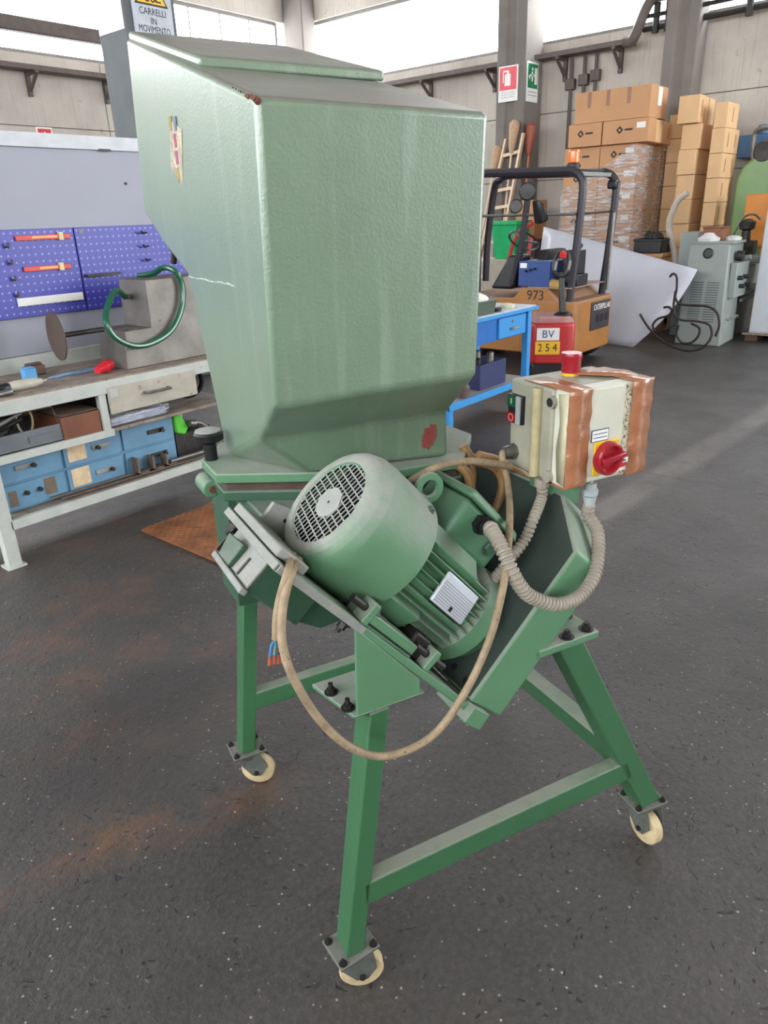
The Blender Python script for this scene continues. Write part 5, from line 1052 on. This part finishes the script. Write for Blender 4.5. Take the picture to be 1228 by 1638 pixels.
# second and third stacks, unwrapped
cy = 3.70
stA = [(10.95, 11.55, 3.63, 3.87, .12 + i * .31, 'carton in the middle stack, %s from the floor' % w) for i, w in enumerate(('first', 'second', 'third', 'fourth', 'fifth', 'sixth', 'seventh', 'eighth'))]
single('wooden_pallet', B().box(10.9, 11.6, 3.61, 3.95, .08, .118).box(10.9, 11.6, 3.62, 3.68, 0, .08).box(10.9, 11.6, 3.86, 3.94, 0, .08), WOODTOP, 'low wooden pallet under the middle carton stack', 'pallet')
for i, (a, b_, c_, d_, z, lab) in enumerate(stA): carton(a + .04 * (i % 2), b_ + .04 * (i % 2), c_ - .02 * (i == 7), d_, z, z + .308, lab, CARDL, 'cartons of the middle stack')
for i in range(3): carton(10.9 + i * .26, 11.13 + i * .26, 3.68 - .04 * (i == 0), 3.92, .12 + 8 * .31, .12 + 8 * .31 + .33, 'upright carton at the top of the middle stack, %s' % ('left', 'centre', 'right')[i], CARDL, 'upright cartons on the middle stack', tape='y' if i == 0 else None)
single('wooden_pallet', B().box(11.0, 11.7, 3.24, 3.6, .08, .118).box(11.0, 11.7, 3.25, 3.3, 0, .08).box(11.0, 11.7, 3.5, 3.58, 0, .08), WOODTOP, 'low wooden pallet under the right carton stack', 'pallet')
for i in range(8):
    z = .12 + i * .30
    carton(11.0, 11.31, 3.30, 3.48, z, z + .298, 'left carton of a pair in the right stack, %s pair from the floor' % ordn[i], CARDL, 'cartons of the right stack', tape='y')
    carton(11.312, 11.62, 3.30, 3.48, z, z + .298, 'right carton of a pair in the right stack, %s pair from the floor' % ordn[i], CARDL, 'cartons of the right stack', tape='y')
z = .12 + 8 * .30
carton(11.02, 11.5, 3.31, 3.48, z, z + .30, 'dark-sided carton alone on top of the right stack', CARDL, tape='y')

# ------------------------------------------------------------------ lathe
LG = mat('grey_green_machine', (134, 142, 138), .45, var=.08, scale=4, dust=.5, dustcol=(150, 150, 146), wear=.02, wearcol=(96, 94, 88))
LT = thing('lathe', 'grey lathe with louvred headstock end beside the white sheet', 'lathe', (10.2, 2.8, 0))
B().hexa([(9.30, 2.54, 0), (9.95, 2.56, 0), (9.95, 3.08, 0), (9.30, 3.08, 0)], [(9.38, 2.60, 1.16), (9.95, 2.6, 1.16), (9.95, 3.05, 1.16), (9.38, 3.05, 1.16)]).build('headstock', LG, LT, bevel=.02)
B().box(9.42, 9.92, 2.57, 3.03, 1.16, 1.19).build('top_cover', LG, LT, bevel=.006)
B().lathe((9.374, 2.83, 1.06), (-1, 0, .07), [(-.03, .06), (.006, .06), (.01, .045), (.004, .042), (.004, 0)], 24).build('spindle_bore', BLACK, LT)  # flush black centre paints the dark inside the bore
for side in (2.72, 2.90):
    for i in range(17): B().box(9.318 + .0018 * i, 9.34 + .0018 * i, side - .07, side + .07, .28 + i * .028, .29 + i * .028).build('louvre', mat('louvre_dark', (78, 84, 80), .5), LT)
B().box(9.45, 9.95, 2.50, 2.58, .55, .95).build('gearbox', LG, LT, bevel=.01)
for i in range(4): B().cyl((9.52 + i * .11, 2.5, .78 - .1 * (i % 2)), (9.52 + i * .11, 2.44, .78 - .1 * (i % 2)), .025, 12).build('knob', BLACK, LT)
for i in range(4): B().cyl((9.5 + i * .12, 2.58, .30), (9.5 + i * .12, 2.52, .30), .016, 10).build('lever_knob', DUSTY, LT)
B().cyl((9.62, 2.57, 1.02), (9.62, 2.5, 1.02), .06, 18).build('dial', DARKST, LT); B().cyl((9.8, 2.57, .98), (9.8, 2.46, 1.0), .03, 12).build('lever', DUSTY, LT)
B().box(9.95, 10.9, 2.58, 2.98, .62, .86).build('bed', LG, LT, bevel=.01)
for y in (2.6, 2.72, 2.84): B().box(9.95, 10.9, y, y + .05, .86, .90).build('bed_way', STEEL, LT)
B().box(10.1, 10.85, 2.62, 2.95, 0, .62).build('pedestal', mat('dark_machine_base', (70, 72, 72), .5), LT, bevel=.01)
B().box(10.25, 10.6, 2.46, 3.0, .90, .98).build('carriage', LG, LT, bevel=.01)
for z in (.48, .55): B().cyl((9.95, 2.54, z), (10.88, 2.54, z), .02, 8).build('lead_screw', DUSTY, LT)
gc_ = thing('grey_cabinet', 'taller grey steel cabinet standing behind the lathe headstock', 'cabinet', (10.1, 3.35, 0))
B().box(9.92, 10.3, 3.14, 3.36, 0, 1.28).build('carcass', LG, gc_, bevel=.01); B().box(9.905, 9.92, 3.16, 3.34, .05, 1.05).build('door', LG, gc_, bevel=.004); B().cyl((9.905, 3.19, .6), (9.885, 3.19, .6), .012, 8).build('handle', DARKST, gc_)
single('white_rag', B().lathe((9.55, 2.9, 1.19), (0, 0, 1), [(0, .12), (.03, .13), (.06, .08), (.09, .05), (.095, 0)], 9), mat('white_cloth', (206, 206, 206), .8), 'crumpled white rag lying on the lathe top, left', 'rag')
single('white_rag', B().lathe((9.75, 2.68, 1.19), (0, 0, 1), [(0, .09), (.03, .1), (.05, .06), (.055, 0)], 9), mat('white_cloth', (0, 0, 0)), 'flat white rag lying on the lathe top, right', 'rag')
single('brown_case', B().box(9.62, 9.85, 2.75, 3.0, 1.192, 1.33).box(9.61, 9.86, 2.74, 3.01, 1.33, 1.345), mat('brown_case', (128, 80, 56), .6), 'small brown wooden case on the lathe top', 'case', bevel=.006)
# black crate on a small box by the film wrapped stack
single('small_cabinet', B().box(10.05, 10.42, 3.62, 3.98, 0, .97).box(10.03, 10.44, 3.60, 4.0, .97, 1.02), CARD, 'brown box stand carrying the black crate behind the white sheet', 'box', bevel=.008)
blk = thing('black_crate', 'black plastic crate full of tools beside the wrapped cartons', 'crate', (10.2, 3.8, 1.02))
B().box(10.0, 10.40, 3.62, 3.99, 1.022, 1.20).build('body', BLACK, blk, bevel=.012)
B().box(9.99, 10.41, 3.61, 4.0, 1.17, 1.2).build('rim', BLACK, blk, bevel=.005)
for i in range(3): B().lathe((10.1 + .1 * i, 3.7 + .1 * i, 1.19), (.2, .3, 1), [(0, .07), (.06, .06), (.1, .02)], 10).build('contents', RUBBER, blk)
# curved pale hose beside the film
single('duct_hose', B().tube([(10.3, 3.5, .02), (10.3, 3.5, .8), (10.3000, 3.6495, 1.3200), (10.3000, 3.6311, 1.5110), (10.3000, 3.5681, 1.6596), (10.3000, 3.4593, 1.7443)], .04, 10), mat('grey_hose', (186, 176, 164), .6), 'pale grey curved duct hose rising beside the film wrapped cartons', 'hose')

# ------------------------------------------------------------------ right edge
WC = thing('white_cabinet', 'tall pale grey cabinet at the right image edge on wooden blocks', 'cabinet', (10.3, 2.0, 0))
B().box(9.9, 10.6, 1.55, 2.385, .10, 2.25).build('carcass', mat('pale_cabinet', (186, 190, 196), .4, var=.03), WC, bevel=.006)
B().box(9.885, 9.9, 1.56, 2.375, .12, 2.23).build('door', MATS['pale_cabinet'], WC, bevel=.004)
B().box(9.87, 10.6, 1.6, 2.45, .08, .10).build('base_board', WOODTOP, WC)
for y in (1.62, 2.28): B().box(9.92, 10.55, y, y + .14, 0, .08).build('wood_block', mat('dark_wood', (92, 64, 48), .7), WC)
GM = thing('green_machine', 'rounded green machine housing at far right behind the lathe', 'machine', (12.0, 2.85, 0))
gpf = [(3.22, 0), (3.22, 1.9), (3.16, 2.05), (3.0, 2.18), (2.7, 2.26), (2.2, 2.28), (2.2, 0)]
B().prism([(11.45, y, z) for y, z in gpf], [(12.3, y, z) for y, z in gpf]).build('housing', mat('leaf_green_paint', (112, 146, 92), .4, var=.05), GM, bevel=.03)
B().box(11.44, 11.45, 2.3, 3.0, .3, 1.6).build('access_door', mat('leaf_green_paint', (0, 0, 0)), GM, bevel=.004)
B().tube([(11.5, 3.05, 2.1), (11.5, 3.08, 2.42), (11.48, 3.0, 2.5), (11.45, 2.86, 2.5)], .03, 8).build('bent_pipe', STEEL, GM)
B().lathe((11.5, 2.92, 2.22), (-1, 0, .1), [(0, .12), (.02, .14), (.05, .12), (.06, 0)], 20).build('hand_wheel', DARKST, GM)
OM = thing('orange_machine', 'orange machine frame at right edge below the green housing', 'machine', (11.0, 2.7, 0))
B().box(10.95, 11.2, 2.58, 2.92, 1.05, 1.70).build('hood', mat('orange_paint', (214, 132, 44), .45, var=.08), OM, bevel=.01); B().box(10.98, 11.18, 2.6, 2.66, 0, 1.05).build('post', MATS['orange_paint'], OM); B().box(10.98, 11.18, 2.84, 2.9, 0, 1.05).build('post', MATS['orange_paint'], OM)
VS = thing('vise_stand', 'dark vise and levers standing above the lathe bed at right', 'vise', (10.55, 2.75, .98))
B().box(10.45, 10.65, 2.62, 2.88, .981, 1.15).build('base', DARKST, VS, bevel=.01); B().lathe((10.55, 2.75, 1.15), (0, 0, 1), [(0, .06), (.12, .05), (.14, .09), (.22, .1), (.26, .04)], 14).build('head', DARKST, VS); B().tube([(10.5, 2.9, 1.2), (10.5, 2.8, 1.42), (10.5, 2.68, 1.46), (10.52, 2.6, 1.40)], .012, 8).build('lever', STEEL, VS)
single('wall_box', B().box(12.32, 12.58, 3.0, 3.5, 2.2, 2.5).cyl((12.45, 3.2, 2.5), (12.45, 3.2, 2.62), .09, 16), mat('steel_blue', (70, 104, 140), .5), 'blue wall mounted box above the green machine', 'box', bevel=.01)

# ------------------------------------------------------------------ ladder, brooms and signs by the column
LD = thing('ladder', 'wooden ladder leaning on the concrete column behind the forklift', 'ladder', (11.2, 7.0, 0))
LW = mat('pale_ladder_wood', (226, 202, 174), .6, var=.1)
def lerp3(a, b_, t_): return tuple(a[i] + (b_[i] - a[i]) * t_ for i in range(3))
l0, l1, r0, r1 = (11.1, 7.36, 0.0), (11.92, 7.17, 2.74), (11.1, 6.92, 0.0), (11.92, 6.84, 2.80)
for a_, b_ in ((l0, l1), (r0, r1)): B().hexa([(a_[0], a_[1] - .02, 0), (a_[0] + .07, a_[1] - .02, 0), (a_[0] + .07, a_[1] + .02, 0), (a_[0], a_[1] + .02, 0)], [(b_[0] - .0, b_[1] - .02, b_[2]), (b_[0] + .07, b_[1] - .02, b_[2]), (b_[0] + .07, b_[1] + .02, b_[2]), (b_[0], b_[1] + .02, b_[2])]).build('rail', LW, LD, bevel=.004)
for i in range(9):
    f = .1 + i * .1; p, q = lerp3(l0, l1, f), lerp3(r0, r1, f)
    B().hexa([(p[0] + .015, p[1], p[2] - .02), (p[0] + .055, p[1], p[2] - .02), (q[0] + .055, q[1], q[2] - .02), (q[0] + .015, q[1], q[2] - .02)], [(p[0] + .015, p[1], p[2] + .03), (p[0] + .055, p[1], p[2] + .03), (q[0] + .055, q[1], q[2] + .03), (q[0] + .015, q[1], q[2] + .03)]).build('rung', LW, LD)
def broom(label, foot, top, m_, head=None):
    t = thing('broom', label, 'broom', foot, group='brooms by the column')
    B().cyl(foot, top, .018, 8).build('handle', m_, t)
    if head: B().lathe(Vector(top) - (Vector(top) - Vector(foot)).normalized() * .05, Vector(top) - Vector(foot), [(0, .03), (.1, .06), (.45, .09), (.5, .05)], 10).build('bristles', head, t)
broom('upturned broom with pale bristles left of the ladder', (11.5, 7.60, 0), (11.86, 7.36, 2.2), LW, mat('straw', (190, 160, 130), .9, var=.2, scale=40))
broom('upturned broom with thin straw beside the fire extinguisher sign', (11.6, 7.1, 0), (11.86, 7.0, 2.55), LW, MATS['straw'])
broom('red handled tool leaning at the column edge right of the ladder', (11.7, 6.72, 0), (12.02, 6.76, 2.5), mat('orange_wood', (196, 124, 70), .5), mat('red_blade', (150, 74, 56), .5))
# extinguisher sign
SG = thing('fire_extinguisher_sign', 'red and white fire extinguisher sign on the concrete column', 'sign', (11.985, 7.18, 3.3))
B().box(11.975, 12.0, 7.0, 7.36, 3.30, 3.82).build('plate', WHITE, SG)
B().box(11.971, 11.976, 7.02, 7.34, 3.47, 3.80).build('red_field', mat('faded_red_print', (216, 84, 92), .5), SG)
b = B(); b.box(11.967, 11.972, 7.13, 7.24, 3.53, 3.70); b.box(11.967, 11.972, 7.16, 7.20, 3.70, 3.75); b.box(11.967, 11.972, 7.20, 7.27, 3.73, 3.755); b.box(11.967, 11.972, 7.26, 7.275, 3.58, 3.74); b.build('extinguisher_symbol', WHITE, SG)
for i in range(3): B().box(11.972, 11.976, 7.05, 7.31, 3.43 - i * .035, 3.437 - i * .035).build('print_line', mat('grey_print', (140, 140, 140), .6), SG)
SE = thing('exit_sign', 'green and white emergency exit sign on the side of the concrete column', 'sign', (12.2, 6.87, 3.3))
B().box(12.05, 12.42, 6.865, 6.88, 3.28, 3.86).build('plate', WHITE, SE)
B().box(12.075, 12.395, 6.861, 6.866, 3.48, 3.83).build('green_field', GREENP, SE)
b = B(); b.box(12.29, 12.37, 6.857, 6.862, 3.54, 3.78); b.box(12.19, 12.23, 6.857, 6.862, 3.58, 3.72); b.box(12.15, 12.28, 6.857, 6.862, 3.65, 3.68); b.lathe((12.21, 6.861, 3.755), (0, -1, 0), [(0, .025), (.004, .025)], 12); b.prism([(12.09, 6.857, 3.64), (12.14, 6.857, 3.60), (12.14, 6.857, 3.68)], [(12.09, 6.862, 3.64), (12.14, 6.862, 3.60), (12.14, 6.862, 3.68)]); b.build('running_man_symbol', WHITE, SE)
for i in range(2): B().box(12.1, 12.37, 6.8615, 6.866, 3.42 - i * .05, 3.43 - i * .05).build('print_line', MATS['grey_print'], SE)
# forklift warning sign on the left column
SF = thing('warning_sign', 'grey sign reading CARRELLI IN MOVIMENTO on the upper left column', 'sign', (4.86, 6.79, 3.2))
B().box(4.63, 5.06, 6.775, 6.80, 3.22, 3.86).build('plate', mat('sign_grey', (176, 182, 190), .4), SF, bevel=.003)
B().prism([(4.655, 6.77, 3.49), (5.015, 6.77, 3.49), (4.835, 6.77, 3.81)], [(4.655, 6.776, 3.49), (5.015, 6.776, 3.49), (4.835, 6.776, 3.81)]).build('triangle_border', BLACKP, SF)
B().prism([(4.68, 6.767, 3.504), (4.99, 6.767, 3.504), (4.835, 6.767, 3.785)], [(4.68, 6.771, 3.504), (4.99, 6.771, 3.504), (4.835, 6.771, 3.785)]).build('yellow_triangle', mat('warning_yellow', (236, 186, 40), .5), SF)
b = B(); b.box(4.77, 4.86, 6.763, 6.768, 3.545, 3.62); b.box(4.88, 4.893, 6.763, 6.768, 3.52, 3.66); b.box(4.89, 4.94, 6.763, 6.768, 3.52, 3.532)
for x in (4.79, 4.85): b.lathe((x, 6.767, 3.538), (0, -1, 0), [(0, .024), (.004, .024), (.004, .013), (0, .013)], 14, closed=True)
b.build('forklift_symbol', BLACKP, SF)
for s_, z, w_ in (('CARRELLI', 3.438, .86), ('IN', 3.363, .86), ('MOVIMENTO', 3.295, .74)): text(s_, .080, BLACKP, SF, (4.84, 6.774, z), (1, 0, 0), (0, 0, 1), xs=w_)
single('paper_notice', B().box(4.545, 4.55, 6.83, 7.26, 3.28, 3.9).box(4.543, 4.546, 6.86, 7.23, 3.31, 3.87), mat('notice_paper', (214, 216, 224), .5), 'white paper notice taped to the side of the upper left column', 'notice')
S2 = thing('fire_point_sign', 'small red fire sign on the left wall just above the back board', 'sign', (6.66, 12.69, 2.8))
B().box(6.53, 6.80, 12.695, 12.71, 2.80, 3.115).build('plate', WHITE, S2); B().box(6.555, 6.775, 12.69, 12.696, 2.83, 3.09).build('red_field', REDP, S2)
B().prism([(6.60, 12.686, 2.98), (6.73, 12.686, 2.98), (6.665, 12.686, 3.05)], [(6.60, 12.691, 2.98), (6.73, 12.691, 2.98), (6.665, 12.691, 3.05)]).box(6.635, 6.695, 12.686, 12.691, 2.86, 2.98).build('symbol', WHITE, S2)
# clutter behind the forklift
single('green_bucket', B().hexa([(10.5, 6.1, .9), (10.85, 6.1, .9), (10.85, 6.45, .9), (10.5, 6.45, .9)], [(10.45, 6.05, 1.45), (10.9, 6.05, 1.45), (10.9, 6.5, 1.45), (10.45, 6.5, 1.45)]).box(10.43, 10.92, 6.03, 6.52, 1.40, 1.46), mat('emerald_plastic', (20, 168, 100), .4), 'bright green plastic bin seen through the forklift guard', 'bin', bevel=.01)
single('steel_locker', B().box(10.4, 10.95, 6.0, 6.55, .05, .9).box(10.45, 10.9, 6.05, 6.5, 0, .05), mat('beige_locker', (168, 160, 146), .6), 'beige locker carrying the bright green bin', 'locker', bevel=.01)
single('small_carton', B().box(11.3, 11.7, 6.2, 6.55, 1.16, 1.75).box(11.3, 11.7, 6.37, 6.38, 1.75, 1.752), CARD, 'small carton standing high behind the bright green bin', 'carton', bevel=.006)
single('steel_locker', B().box(11.25, 11.75, 6.15, 6.6, .05, 1.16).box(11.28, 11.72, 6.18, 6.57, 0, .05), mat('dark_rack', (84, 78, 76), .6), 'dark steel locker under the small carton by the column', 'locker', bevel=.01)
single('red_hand_truck', B().tube([(9.3, 5.55, 0.03), (9.35, 5.55, .7), (9.4, 5.45, 1.25), (9.45, 5.2, 1.45)], .03, 8).tube([(9.3, 5.25, 0.03), (9.35, 5.25, .7), (9.4, 5.2, 1.25)], .03, 8).box(9.2, 9.6, 5.15, 5.65, .0, .03), mat('red_frame', (168, 40, 40), .45), 'red tubular hand truck behind the forklift', 'hand truck')
single('steel_rack_post', B().box(11.85, 11.93, 5.55, 5.62, .03, 2.95).box(11.8, 11.98, 5.5, 5.67, 0, .03), mat('galvanised', (176, 182, 190), .45, .5), 'galvanised rack upright standing left of the carton stack', 'post')
